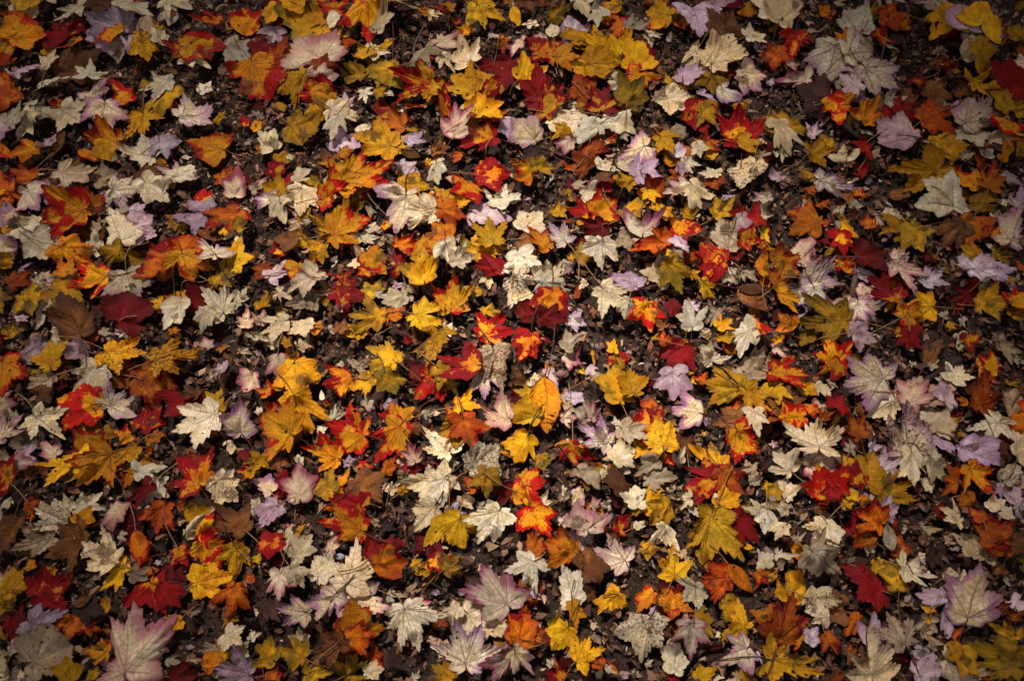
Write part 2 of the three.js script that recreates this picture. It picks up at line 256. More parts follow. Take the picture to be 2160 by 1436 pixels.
  for (let i = 0; i < count; i++) { pos[i * 3 + 1] += sh + gx * (pos[i * 3] - sx) + gz * (pos[i * 3 + 2] - sz); gaps[i] = H[i] - pos[i * 3 + 1]; }
  const up = Float32Array.from(gaps).sort()[Math.floor(count * 0.9)];
  for (let i = 0; i < count; i++) { let g = pos[i * 3 + 1] + up - H[i]; g = g < 0.004 ? 0.0014 + 0.0026 * Math.exp(Math.min(0, (g - 0.004) / 0.004)) : g > 0.018 ? 0.018 + (g - 0.018) * 0.7 : g; pos[i * 3 + 1] = H[i] + g; }
  // smooth round every ring so that a step below does not show as a kink
  for (let it = 0; it < 2; it++) for (let k = 0; k < rings; k++) { const o = 1 + k * n, y = []; for (let i = 0; i < n; i++) y.push(pos[(o + i) * 3 + 1]); for (let i = 1; i < n - 1; i++) pos[(o + i) * 3 + 1] = Math.max((y[i - 1] + y[i] * 2 + y[i + 1]) / 4, H[o + i] + 0.001); }
  for (let i = 0; i < count; i++) raise(pos[i * 3], pos[i * 3 + 1] + 0.0007, pos[i * 3 + 2]);
  const idx = [];
  for (let i = 0; i < n - 1; i++) idx.push(0, 1 + i + 1, 1 + i);
  for (let k = 0; k < rings - 1; k++) { const a = 1 + k * n, b = a + n; for (let i = 0; i < n - 1; i++) idx.push(a + i, a + i + 1, b + i, a + i + 1, b + i + 1, b + i); }
  const g = new THREE.BufferGeometry();
  g.setAttribute('position', new THREE.BufferAttribute(pos, 3)); g.setAttribute('uv', new THREE.BufferAttribute(uv, 2)); g.setIndex(idx); g.computeVertexNormals();
  let stalk = null;
  if (spec.stalk !== null) {
    let ex, ez;
    if (spec.stalk) [ex, ez] = spec.stalk; else { const a = G() * 0.7, l = len * (0.5 + R() * 0.75); ex = bx + (-vx * Math.cos(a) + ux * Math.sin(a)) * l; ez = bz + (-vz * Math.cos(a) + uz * Math.sin(a)) * l; }
    const l = Math.hypot(ex - bx, ez - bz), px = -(ez - bz) / l, pz = (ex - bx) / l, bow = G() * 0.16 * l, y0 = pos[1] + 0.0008, pts = [], arc = R() * 0.09 * l;
    for (let i = 0; i <= 7; i++) { const t = i / 7, w = bow * Math.sin(Math.PI * t) + G() * 0.004 * l, x = lerp(bx, ex, t) + px * w, q = lerp(bz, ez, t) + pz * w; pts.push(new THREE.Vector3(x, Math.max(heightAt(x, q) + 0.0013, lerp(y0, heightAt(ex, ez) + 0.002, t) + arc * Math.sin(Math.PI * t)), q)); }
    stalk = tube(pts, 0.0009, 0.0012, spec.big ? 18 : 10, 5);
  }
  return { geometry: g, stalk, y: pos[1], bx, bz };
}
function tube(pts, r0, r1, segs, sides) {
  const c = new THREE.CatmullRomCurve3(pts), g = new THREE.TubeGeometry(c, segs, 1, sides, false), p = g.attributes.position, n = g.attributes.normal;
  for (let i = 0; i < p.count; i++) { const k = Math.floor(i / (sides + 1)) / segs, r = lerp(r0, r1, k); p.setXYZ(i, p.getX(i) + n.getX(i) * (r - 1), p.getY(i) + n.getY(i) * (r - 1), p.getZ(i) + n.getZ(i) * (r - 1)); }
  return g;
}
const stalkMat = Object.fromEntries(Object.entries({ pale: [150, 116, 78], red: [104, 40, 26], dark: [62, 42, 32], gold: [156, 104, 36] }).map(([k, c]) => [k, new THREE.MeshStandardMaterial({ color: new THREE.Color().setRGB(c[0] / 255, c[1] / 255, c[2] / 255, THREE.SRGBColorSpace), roughness: 0.6 })]));
const stalkOf = (pal, R) => stalkMat[pal === 'w' || pal === 't' ? (R() < 0.6 ? 'pale' : 'dark') : pal === 'l' || pal === 'p' || pal === 'k' ? (R() < 0.5 ? 'dark' : R() < 0.5 ? 'pale' : 'red') : pal === 'y' || pal === 'g' || pal === 'o' ? (R() < 0.5 ? 'gold' : 'dark') : R() < 0.6 ? 'red' : 'pale'];

// ---------- the catalogue of what lies where: l() a small or half-hidden leaf, L() a leaf of its own ----------
const small = [], large = []; let tileX = 0, tileY = 0;
const T = (x, y) => { tileX = x; tileY = y; }, at = (x, y) => ground(tileX + x / 4, tileY + y / 4);
function l(code, bx, by, tx, ty) { const dx = (tx - bx) * 0.07, dy = (ty - by) * 0.07; small.push({ pal: code[0], shape: code[1] === 'e' && 'wtlky'.includes(code[0]) ? 'x' : code[1], base: at(bx - dx, by - dy), tip: at(tx + dx, ty + dy) }); }
function d(code, bx, by, tx, ty) { const dx = (tx - bx) * 0.06, dy = (ty - by) * 0.06; large.push({ pal: code[0], shape: code[1], share: code[2], base: at(bx - dx, by - dy), tip: at(tx + dx, ty + dy) }); }
function L(code, bx, by, tx, ty, label, end, ...lobes) { large.push({ pal: code[0], shape: code[1], share: code[2], base: at(bx, by), tip: at(tx + (tx - bx) * 0.02, ty + (ty - by) * 0.02), label, stalk: end ? at(...end) : undefined, extra: lobes.map((p) => at(...p)), big: true }); }
T(0,0);
l('o3',150,440,40,640);l('wh',370,20,500,100);l('Rh',770,200,1040,160);l('r3',1180,80,1010,130);l('w3',1480,150,1345,200);l('ne',1450,170,1510,150);
l('y3',1150,290,1160,400);l('y3',1370,330,1240,300);l('lh',1080,400,780,410);l('th',1240,360,1300,460);l('th',1090,460,1020,580);l('l3',1150,520,1190,440);
l('b3',560,640,880,500);l('ge',960,790,800,700);l('be',1500,640,1400,620);l('de',1240,610,1170,660);l('w3',1740,860,1820,790);l('te',340,960,180,1010);
l('w3',330,1090,200,1240);l('t3',90,1120,340,1120);l('l3',60,1170,20,1330);l('r3',700,420,520,490);l('be',1180,580,1330,560);l('ye',80,20,190,60);l('ye',10,40,60,10);
l('te',770,1000,1100,980);l('g3',1860,1080,1940,1030);l('Re',700,1400,780,1420);l('oe',10,1330,160,1400);l('oe',720,1340,880,1420);l('ke',1560,1090,1640,1120);
L('wh',185,210,400,100,'round greyish cream leaf under a curled yellow leaf in the top left corner');
d('r3',560,320,790,280);
L('lc',1120,360,790,270,'purplish mauve leaf with upturned edges beneath the cream leaf');
d('w3',1640,600,1820,690);d('w3',440,630,520,510);d('n3',160,940,60,740);
L('b3',960,170,710,90,'brown veined maple leaf lying face down near the top left corner');
L('Rh',530,330,330,430,'dark red maple leaf with a fiery yellow margin beside the orange leaf');
d('yc',330,170,310,0);
L('oh',165,430,330,260,'rounded orange maple leaf with a long stalk, below the greyish cream leaf');
d('ws',735,190,520,180);d('w5',1130,215,1340,260);d('w5',1440,60,1640,130);
L('r5',1880,250,1650,270,'flame red maple leaf with a wide orange middle near the top left');
d('mh',2080,330,2090,170);d('m3',1070,390,890,470);d('y3',1265,460,1290,595);d('w3',1400,470,1430,360);d('t3',1970,470,2150,610);d('m3',1620,500,1420,470);
L('mh',1630,530,1950,490,'right one of two mottled orange leaves, with dark red tips');
L('l5',180,690,415,630,'lilac star-shaped leaf with a thin stalk at the far left',[20,700]);
L('wf',380,780,720,740,'large folded tan leaf with a long bent red stalk at the left',[410,1100]);
d('ws',790,710,800,570);d('m3',1110,900,990,770);
L('p5',785,915,970,725,'lilac leaf with cream middle, its long dark stalk pointing down left',[640,1240]);
d('g3',1480,850,1380,1060);
L('w5',1465,770,1200,830,'pale cream leaf with a split side above a dull olive leaf',[1560,735]);
d('w5',590,1020,750,1140);
L('y5',1230,1020,1270,1270,'golden yellow leaf with a round hole between two lilac-edged leaves');
L('p5',945,985,950,1210,'broad cream leaf with lilac edges and dark veins pointing toward the viewer',[940,900]);
L('p5',1590,1090,1835,930,'big lilac white star-shaped leaf with a straight pale stalk',[1280,1280]);
d('be',450,1350,600,1200);d('o3',350,1340,160,1400);d('l3',490,1290,410,1225);
L('o3',1030,1270,770,1230,'brownish yellow leaf with an orange red end below the broad lilac-edged leaf');
d('y3',930,1290,930,1430);
L('w5',1320,1390,1030,1320,'cream leaf with a small hole beside two overlapping lilac leaves');
d('l3',1380,1270,1550,1230);d('l3',1385,1275,1440,1430);
L('oh',1890,1310,1610,1270,'rounded plain orange leaf at the upper left');
T(540,0);
l('Rh',180,60,130,160);l('R3',420,90,270,20);l('we',880,30,780,60);l('l3',660,0,600,20);l('Re',40,70,70,10);l('w3',880,130,840,180);l('Re',20,260,80,300);
l('y3',190,170,90,260);l('le',130,520,240,560);l('w3',640,480,760,590);l('n3',720,390,770,540);l('we',500,390,460,370);l('we',1500,290,1600,290);l('y3',780,380,720,330);
l('te',1870,290,1760,340);l('y3',1130,470,1070,530);l('g3',1000,640,1250,700);l('w3',1550,430,1570,490);l('we',1640,440,1590,530);l('we',150,770,240,800);
l('ge',200,900,250,990);l('w3',480,790,560,800);l('Re',1680,740,1590,800);l('we',1500,870,1430,960);l('g3',1040,850,1090,900);l('y3',1300,1250,1160,1300);
l('te',1380,1290,1480,1280);l('lc',720,1260,900,1340);l('l3',2090,1100,2150,1230);l('y3',1820,1080,1890,1180);l('n3',1960,1100,2090,1060);l('w3',2000,1220,1890,1180);
l('be',1240,1330,1390,1370);l('b3',1510,1310,1640,1290);l('ye',1460,1410,1540,1400);l('w3',300,1390,330,1430);l('g3',490,340,420,20);l('o3',740,1370,840,1360);
l('be',370,1340,420,1380);l('we',1990,420,2090,400);l('n3',2100,450,2080,540);l('yc',820,640,860,660);l('Re',0,950,100,970);l('y3',30,1090,0,1160);
l('w3',570,540,670,630);
d('g3',690,370,460,330);d('y3',1880,20,2050,30);d('w3',980,500,1160,540);d('w3',1590,560,1680,660);
L('Rh',2010,590,2060,840,'large round dark red leaf under a small smooth yellow leaf');
d('w3',380,740,220,640);d('R3',40,470,140,620);d('y3',400,170,240,130);d('g5',570,130,440,60);d('y3',620,280,500,190);d('p5',1740,40,1620,20);d('m5',690,220,650,80);d('m3',1100,70,860,110);
L('m5',980,170,960,440,'pointed red leaf with orange middle right of the yellow orange star leaf');
L('tf',1090,140,1390,210,'long twisted tan leaf with a brown stain near the top');
d('wf',1050,350,1130,170);d('w3',660,330,760,260);
L('y5',1880,170,2000,390,'large pale yellow maple leaf with a stalk near the top middle',[1760,90]);
d('l5',180,345,140,475);d('n3',210,580,400,500);
L('k5',600,650,360,420,'large cream leaf with reddish pink tips and spreading veins',[430,680]);
d('y3',990,530,850,560);d('k3',1560,460,1740,340);d('t3',1440,500,1480,670);d('w5',1800,600,1720,430);d('yh',1930,840,1880,700);d('rf',1940,900,2060,760);
L('y5',430,770,190,850,'spotted mustard yellow leaf with a pale stalk at upper left of centre',[540,760]);
L('mh',10,640,110,900,'large bright orange leaf with blood red blotches near the top left');
d('n3',560,720,720,690);d('g3',890,690,720,680);d('k3',560,800,720,740);d('gh',1180,680,980,750);d('l3',780,930,760,840);d('ws',930,850,940,940);
L('m5',1490,740,1200,980,'big yellow leaf with crimson margin pointing down left, upper middle',[1590,650]);
d('y3',1820,850,1650,680);d('y3',1540,880,1500,770);d('rf',1620,1010,1600,820);d('w5',1790,960,1890,1050);
L('m3',640,850,380,950,'yellow leaf with red ends lying across a dark red leaf');
d('y3',640,970,440,1040);
L('r3',1240,1110,1000,980,'yellow and red split leaf with dark centre vein and long red stalk',[1500,1160]);
d('n3',1230,1120,1000,1090);
L('w5',650,1010,880,1040,'pale cream jagged leaf in front of bright yellow leaf');
d('we',840,1110,980,1110);d('w3',710,1110,660,1280);d('y3',1860,1060,2080,960);d('k5',1680,1190,1690,980);
L('gh',320,1140,550,1200,'mustard leaf with a dark curled hollow in its lower half');
d('w5',170,1330,60,1200);
L('y5',1150,1290,830,1230,'large amber yellow leaf with long lobes, upper middle');
d('l3',1300,1260,1410,1160);
L('r5',2000,1240,1720,1300,'fiery rust red leaf with a thin stalk, upper middle',[1940,1400]);
T(1080,0);
l('wh',50,130,10,80);l('R3',60,0,60,60);l('n3',230,80,280,30);l('w3',500,50,420,90);l('m3',1290,60,1200,130);l('lh',1420,0,1440,70);l('ke',930,280,900,220);
l('gh',1350,180,1330,240);l('k3',280,420,180,390);l('l3',430,420,420,310);l('Re',380,530,420,490);l('ge',640,470,700,520);l('n3',890,250,830,420);l('y3',640,720,600,560);
l('n3',570,850,700,720);l('b3',1080,420,1010,380);l('wh',890,790,790,790);l('k3',1060,790,960,800);l('te',1220,890,1300,800);l('ye',1340,760,1550,800);
l('w3',1130,400,1170,460);l('R3',1140,540,1110,430);l('we',540,940,650,940);l('th',1340,1190,1440,1240);l('R3',880,1200,850,1170);l('w3',1100,1290,1180,1370);
l('n3',1120,1370,1210,1370);l('w3',780,1270,740,1210);l('n3',640,1380,760,1250);l('l3',1400,1400,1380,1310);l('be',1740,1380,1650,1420);l('y3',1680,1370,1600,1410);
l('w3',1990,1230,2110,1310);l('te',1850,560,1820,630);l('te',2060,1400,2150,1390);l('y3',1910,1010,1840,1050);l('n3',2100,550,2140,620);l('g3',2120,240,2150,290);
l('le',2060,480,2150,430);l('d3',140,1350,300,1400);l('w3',2130,1180,2150,1260);l('te',80,1070,150,1110);l('le',1590,860,1720,920);l('w3',920,1180,970,1230);
l('b3',350,1200,500,1190);l('w5',515,40,640,210);
d('w3',715,185,710,310);d('w3',1150,380,1260,340);d('g3',1620,370,1560,150);
L('r3',350,560,100,430,'dark veined orange and maroon leaf, partly in shade, upper middle');
d('y3',90,760,290,650);d('w3',1770,580,1930,520);d('k3',1500,760,1620,640);d('g5',1640,700,1690,850);
L('wh',360,1060,640,1120,'pale white leaf under the crimson leaf with yellow patches');
d('r3',760,980,1000,1080);d('y3',1540,1010,1720,930);d('w3',810,1080,1030,1160);d('b3',60,120,250,100);d('ye',0,170,60,290);
L('gf',330,230,570,190,'folded olive yellow leaf with a bright yellow rim, near the top');
d('yh',890,100,760,60);d('oe',1110,30,1290,30);d('lh',500,350,640,300);d('we',340,460,330,290);d('y3',1280,230,1060,150);d('tc',980,310,1140,260);d('o3',1250,300,1110,320);
L('lh',1500,210,1560,440,'big lilac leaf with heart-shaped base and dark veins, upper right of centre');
L('b5',1730,420,1840,200,'large dark brown oak-like leaf with deep lobes and a dark midrib');
L('R3',1710,60,1970,20,'rust red smooth leaf at the top edge, right of centre');
d('l3',1640,70,1840,150);d('o3',1980,130,1960,250);d('w3',2150,220,2080,20);d('y3',590,430,400,460);d('y5',740,500,680,350);
L('y5',910,580,960,360,'bright golden yellow leaf with lobed top above the smooth lemon leaf');
d('y5',1000,640,1090,480);
L('yh',650,630,880,640,'smooth lemon yellow leaf with two lobes, the plainest in the upper middle');
d('kf',60,440,0,560);d('o3',370,600,560,600);
L('m5',1000,720,1260,740,'orange and red patchy leaf with ragged edge, upper right of centre');
d('w3',1540,500,1420,600);
L('w5',1660,610,1830,430,'large white cream maple leaf with a long tan stalk hanging down',[1620,780]);
d('w3',1960,430,2110,370);d('l3',1430,760,1540,620);d('p5',1930,690,2090,800);
L('r5',230,920,200,690,'large crimson leaf with a yellow orange star in the middle');
L('r5',290,920,570,910,'crimson leaf with yellow patches joined to its crimson neighbour on the left');
d('m3',330,970,170,1110);d('g3',560,960,650,1010);d('r5',750,990,830,800);d('g5',960,960,1090,800);
L('w5',1290,890,1480,1040,'grey white three-pointed leaf with thin stalk on dark soil',[1140,940]);
d('p3',1760,830,1890,970);d('r3',1530,990,1600,1190);d('g3',1590,1020,1700,1140);
L('r5',1900,1300,1860,1040,'large glowing red maple leaf with orange middle, upper right');
d('yh',1880,1310,2020,1420);
L('p5',185,1220,0,1070,'cream pink leaf with black dots and a long curved stalk',[500,1420]);
d('y3',440,1190,330,1270);d('k3',480,1270,440,1380);d('w3',720,1140,550,1310);
L('p5',1100,1330,760,1390,'large cream leaf with lilac edges pointing left, upper middle',[1230,1310]);
d('y3',1240,1250,1330,1410);d('m3',1560,1310,1730,1260);d('w3',1525,1340,1560,1430);
T(1620,0);
l('m3',20,40,120,10);l('be',140,80,280,40);l('te',560,110,640,80);l('ye',130,200,220,210);l('g3',800,240,930,200);l('ge',2080,100,2150,60);l('te',1900,190,1960,160);
l('te',340,310,440,310);l('Re',1640,20,1670,60);l('we',1340,230,1210,200);l('ye',1300,240,1330,270);l('k3',140,600,260,610);l('w3',760,420,870,460);
l('l3',880,560,910,530);l('te',1380,520,1460,590);l('te',1490,530,1500,560);l('Re',1680,520,1850,520);l('g3',1520,690,1590,680);l('b3',1560,830,1680,800);
l('te',480,840,540,790);l('Re',1470,620,1570,640);l('l3',0,740,40,700);l('te',610,710,660,690);l('ke',660,740,760,680);l('w3',960,960,1120,900);
l('l3',880,1030,1030,1040);l('oe',1680,940,1700,900);l('l3',1760,930,1850,880);l('b3',1810,1040,1940,1020);l('te',760,1200,840,1230);l('le',1520,980,1600,970);
l('w3',1800,1230,2060,1260);l('te',820,1390,900,1330);l('w3',80,1340,100,1420);l('w3',1560,1390,1660,1410);l('n3',1720,1290,1710,1420);l('o3',1930,1400,2010,1310);
l('g3',2080,1300,2150,1400);l('y3',2060,930,2150,850);l('ge',2080,1020,2150,960);l('g3',2090,720,2150,790);l('n3',2040,600,2150,700);l('w3',40,1400,0,1380);
l('we',1040,700,1130,730);l('n3',1650,990,1660,930);l('ye',1900,1120,2000,1100);l('n3',1980,1300,2060,1260);l('l3',970,60,1080,80);
d('l3',880,20,770,150);
L('ph',1580,400,1940,390,'long cream leaf with lilac base under the bright spotted yellow leaf');
d('p3',650,570,890,640);d('l3',700,870,820,900);
L('R3',950,1120,1300,1170,'smooth dark maroon leaf beneath the curled maroon leaf');
d('R3',780,1290,660,1400);d('w3',610,1430,610,1290);d('w3',1590,1180,1700,1370);d('w3',60,270,110,60);d('w5',890,10,950,200);
L('p5',1460,100,1170,90,'large pale lilac leaf cut off by the top edge near the right corner',[1680,230]);
d('n3',930,250,1110,240);
L('w5',740,360,600,180,'dusty cream leaf with zigzag edge, upper right');
d('o5',610,490,610,340);d('y3',1480,250,1330,420);d('lh',1580,390,1560,210);d('yh',1700,370,1760,190);d('g3',2010,380,2150,330);d('r3',880,380,1070,440);
L('r5',190,380,160,600,'crimson leaf with orange streaks hanging down, upper right',[270,120]);
d('n3',30,520,20,670);
L('p5',520,500,440,780,'large cream leaf with violet lower lobes beside lilac leaf, upper right');
L('p3',610,600,860,490,'lilac leaf with small black hole beside the large cream leaf with violet lobes');
d('te',930,590,1000,770);d('w3',1590,610,1720,540);d('y5',1680,640,1880,550);d('ws',2130,600,1990,530);d('R3',2000,840,2000,580);
L('ys',1660,800,1910,830,'plain yellow star leaf with long pointed lobes, upper right');
L('p5',760,690,1030,860,'white leaf with lilac tips and dark straight midrib, upper right');
d('l3',700,860,550,750);d('k3',280,740,50,720);
L('d3',510,960,200,830,'large dark purple brown leaf, the darkest at the upper right',0,[270,1030]);
d('m3',520,930,690,910);d('m3',520,960,560,1150);d('o3',750,1110,870,940);d('b3',1390,780,1400,970);
L('Rc',1040,1010,1280,1070,'dark maroon curled leaf with orange streak, right side');
L('n5',1270,1080,1540,980,'rust orange leaf with dark stains right of the dark maroon leaf');
L('l3',1160,1260,840,1150,'lilac leaf with folded edge below the smooth dark maroon leaf');
L('p5',1610,1120,1830,950,'big lilac cream star leaf with long tan stalk, right side',[1320,1310]);
d('y3',1930,980,1960,850);
L('m3',1880,1160,2150,1120,'red and orange leaf at the right edge below the lilac cream star leaf');
L('gh',20,1110,280,1260,'mustard oval leaf with a black hole, upper right');
d('l3',350,1170,400,1080);d('w5',50,1180,160,1370);d('g3',490,1290,420,1180);d('y3',340,1370,540,1320);
L('y3',1350,1310,1620,1330,'large mustard yellow leaf with a long straight tan stalk across it');
T(0,360);
l('n3',60,300,40,60);l('y3',30,250,110,270);l('n3',240,300,190,200);l('n3',400,200,470,160);l('gh',590,100,740,20);l('w3',330,150,430,110);l('te',180,130,240,180);
l('lh',40,480,30,330);l('k3',110,500,240,430);l('g3',90,560,170,560);l('w3',0,590,50,600);l('l3',270,700,330,720);l('le',210,860,330,830);l('w3',370,930,480,960);
l('y3',560,750,600,800);l('b3',840,640,830,500);l('l3',560,1060,540,930);l('w3',300,1030,470,1050);l('g3',10,1090,60,1240);l('l3',210,1300,290,1270);
l('g3',100,1420,220,1370);l('R3',0,1040,70,1000);l('w3',10,1430,50,1320);l('w3',530,1400,470,1330);l('n3',1460,460,1500,470);l('g3',1510,480,1520,570);
l('b3',980,1100,900,1060);l('R3',960,900,930,960);l('g3',1940,620,1990,540);l('n3',1900,120,1810,60);l('ye',1580,1130,1600,1010);l('w3',2030,1150,2110,1050);
l('l3',1080,1420,1010,1370);l('R3',1780,1370,1830,1310);l('te',1650,700,1690,760);l('te',1270,950,1300,1010);l('k3',2090,1330,2100,1190);l('o3',1500,1430,1570,1400);
l('te',920,1400,1000,1430);l('t3',850,560,900,500);l('b3',1250,90,1450,190);l('k3',900,160,960,240);l('t3',860,130,1020,60);l('y3',1850,1010,1930,1090);
l('n3',720,500,640,660);
L('w3',450,600,220,470,'cream leaf pointing up left behind a pale wide leaf at the left');
d('l3',520,310,610,140);d('l3',1150,420,1280,360);
L('lh',1110,600,1340,460,'dusky pink leaf with a small black hole behind the upright tan leaf');
d('p5',1560,150,1400,100);d('R3',1060,740,930,680);d('y3',1990,860,2080,660);
L('w3',490,1120,330,1370,'long cream leaf lying under a mustard leaf, lower far left');
d('gh',560,1120,760,1180);d('R3',1750,1250,1650,1080);d('n3',320,160,150,60);d('n5',150,1000,300,910);
L('w5',490,600,90,650,'long pale cream leaf with tan tip pointing to the left edge',[550,590]);
d('k3',200,450,60,450);d('p3',20,760,230,700);
L('yf',20,850,235,790,'folded yellow orange leaf lying at the left edge');
d('w5',390,660,470,830);d('l3',520,330,770,270);d('p5',325,275,400,420);
L('t5',600,120,830,200,'tan maple leaf with a long curled lobe, upper left',[410,120]);
d('o3',750,400,940,270);
L('m5',760,420,410,540,'big orange leaf with blackened upper edge beside two pale leaves, left');
L('p5',1000,235,1280,270,'large lilac and white leaf with toothed edge beside a cream star leaf',[960,300]);
d('t5',1090,480,950,400);
L('w5',1095,695,1000,430,'upright pale tan leaf with dark midrib and reddish stalk below',[1100,870]);
d('w5',1310,225,1470,340);d('w3',1570,150,1720,60);d('m5',1700,320,1860,220);
L('l5',1800,415,1500,480,'lilac leaf pointing left, its pale stalk reaching right',[2090,480]);
d('w3',2070,370,2100,440);d('k5',2010,240,2050,60);
L('n5',2040,420,1790,600,'rust orange leaf with deep folds below the lilac pointed leaf');
d('g3',2060,600,2150,520);d('w3',860,700,740,640);
L('o5',600,750,840,900,'brown orange leaf with a split tip, left of centre');
d('g3',1050,780,830,860);
L('m5',950,970,640,1080,'bright orange leaf with torn edge above the scarlet and yellow leaf');
d('o3',650,960,560,850);
L('p5',1110,925,1200,1170,'lilac white drooping leaf with a long curved stalk, left of centre',[1180,730]);
L('n5',1540,930,1300,680,'big rusty brown leaf with a bleached spot, left of centre');
L('nh',1580,920,1560,640,'long rust leaf folded beside the big rusty brown leaf');
L('o5',1620,830,1690,1050,'golden orange leaf with a slot hole and dark veins, left of centre');
L('p5',1890,830,1710,620,'white lilac-tinted leaf with straight dark veins left of a yellow leaf');
L('g5',1850,1020,2060,930,'olive leaf with yellow veins and dark patches, left of centre');
L('g3',390,1110,140,1240,'curled mustard leaf with two lobes at the left edge');
L('b3',730,1430,600,1130,'big brown leaf with strong dark veins, left side');
d('r3',1070,1190,860,1230);
L('Rh',1060,1330,1330,1180,'large plain crimson leaf with a pale curved stalk across it',[1200,1290]);
d('o5',1540,1150,1370,1240);d('w3',1570,1200,1420,1380);
L('w5',1920,1260,1760,1090,'cream leaf with pink blushed side lobe, lower left of centre',[2010,1370]);
d('w5',1800,1280,1720,1410);
T(540,360);
l('R3',280,180,240,80);l('r3',240,60,100,80);l('k3',0,200,110,120);l('w3',750,30,860,20);l('Re',330,330,410,310);l('ye',560,200,510,160);l('g3',430,210,530,110);
l('ye',690,240,580,260);l('b3',520,460,620,400);l('g3',400,480,490,410);l('we',480,530,400,540);l('we',840,260,920,260);l('l3',1250,20,1380,60);l('n3',1480,270,1400,210);
l('k3',1490,390,1550,340);l('we',330,590,390,580);l('d3',440,600,500,620);l('y3',1120,480,1100,560);l('n3',1250,590,1260,630);l('g3',1600,560,1560,480);
l('te',1040,650,1140,640);l('w3',900,650,1050,620);l('w3',960,540,1060,560);l('w3',1040,590,1070,560);l('g3',200,1240,230,1160);l('g3',960,1080,1060,960);
l('l3',1190,1000,1250,1040);l('te',1280,1040,1370,1080);l('k3',60,1310,90,1210);l('te',650,1380,740,1400);l('b3',720,1400,770,1280);l('d3',1180,1400,1330,1360);
l('te',70,760,20,740);l('l3',1880,420,2150,460);l('b3',1370,1370,1500,1390);l('te',230,1110,340,1160);l('m3',1330,440,1390,460);l('n3',840,650,800,690);
l('w3',1490,250,1510,270);l('d3',1600,60,1700,30);l('d3',1380,330,1460,310);l('y3',1590,1310,1610,1340);l('te',1420,1200,1450,1220);l('n3',150,880,0,980);
l('w3',2090,380,2150,420);l('we',1050,1090,1140,1070);l('we',1960,940,1970,1090);l('m3',930,240,750,70);l('g3',830,400,870,280);l('R3',1990,110,2020,190);
d('w3',640,180,650,90);d('w3',1530,30,1540,160);d('y3',1650,360,1820,350);d('g3',1650,650,1560,560);d('g3',1780,760,1750,620);
L('gh',1860,710,2110,760,'olive yellow leaf lying under the yellow orange-tipped leaf');
d('g3',560,730,580,840);
L('t5',510,1130,280,1210,'grey beige leaf with three points under the speckled tan leaf');
d('w3',1600,1370,1700,1400);d('w3',470,1350,300,1430);d('w5',370,160,480,60);d('o3',740,80,560,30);
L('m5',760,190,1180,20,'large glowing orange leaf with red spots and violet edge, upper left of centre',[930,250]);
d('y3',250,280,90,190);d('p3',170,330,20,300);d('w5',240,350,270,510);
L('w5',420,240,400,470,'smooth white leaf with two long points hanging down, upper left of centre',[280,290]);
d('g3',1300,220,1240,80);d('yh',1310,220,1470,120);
L('m5',590,310,840,270,'orange and olive spotted leaf with red rim above the big gold leaf');
L('p5',1280,290,1190,600,'large pink lilac leaf with a brown hole, long middle lobe pointing down',0,[1000,280]);
L('y5',670,600,490,490,'golden leaf half with pale veins, left part of the big gold leaf',0,[720,380],[830,720]);
L('m51',670,600,990,470,'big gold yellow leaf with black scratches and long tan stalk',[330,690]);
L('w5',1510,440,1290,610,'long white jagged leaf with dark midrib, upper middle',[1590,390]);
d('y3',1620,370,1520,240);
L('m5',1860,230,1650,130,'orange olive leaf with red patches and ruffled edge, upper middle',0,[1880,380]);
d('n5',1590,460,1780,500);d('o3',1640,640,1390,640);
L('y5',2000,670,1960,440,'yellow leaf with orange-brown tips and a dark base, centre top',[2100,760]);
d('w5',2040,340,2110,170);
L('r3',1880,100,2150,60,'rust and orange leaf with a bright core, centre top');
d('b3',370,650,180,650);d('l5',160,965,290,850);
L('m3',340,930,650,890,'yellow leaf dotted with red blotches above the speckled tan leaf');
L('t5',540,950,300,1110,'speckled tan leaf, folded, on bare soil left of centre');
d('g3',40,1170,200,1110);d('w5',970,800,790,850);
L('rf',1230,900,1180,640,'tall folded red leaf with an orange side, centre');
d('m5',980,790,1110,920);d('n3',1220,700,1410,720);d('r3',960,930,850,940);
L('r5',700,1060,960,1120,'scarlet leaf with wide yellow band over the big mustard leaf, centre');
L('m3',1340,830,1600,740,'yellow leaf with purple side above the mustard pointed leaf, centre');
L('g5',1440,1030,1440,800,'mustard leaf with two points upward, stalk downward, centre',[1450,1110]);
d('w3',1620,760,1690,910);d('w3',1690,870,1860,830);d('R3',2060,880,1850,890);
L('m51',1650,1225,1680,950,'yellow leaf with red heart-shaped spot and dark rim, centre',0,[1850,1050],[1480,1040]);
d('w3',1250,1120,1080,1160);d('o3',1130,1270,1250,1350);
L('g5',1070,1290,780,1270,'big mustard olive leaf with shaded upper lobe, centre');
L('yh',1370,1290,1580,1370,'smooth pale yellow leaf with a stalk left of the crimson yellow leaf, centre',[1230,1260]);
L('w5',260,1310,30,1420,'white leaf with lilac tail, left of centre',[350,1270]);
L('r56',1932,1468,2200,1396,'crimson leaf with broken yellow stripes, above the boldest crimson leaf, centre',0,[2120,1212],[1856,1248]);
T(1080,360);
l('R3',540,180,470,100);l('n3',640,10,480,60);l('we',1440,20,1580,30);l('le',1390,60,1500,90);l('n3',1640,150,1780,180);l('w3',0,290,70,220);l('b3',700,200,830,170);
l('te',540,180,640,140);l('g3',950,430,1120,380);l('g3',1180,240,1130,180);l('R3',1240,560,1200,470);l('le',1780,290,1860,270);l('g3',1480,350,1440,310);
l('g3',1710,420,1840,330);l('w3',1980,610,2030,560);l('ye',2100,560,2150,660);l('k3',2080,420,2150,340);l('d3',1960,560,1850,400);l('t3',920,620,1080,680);
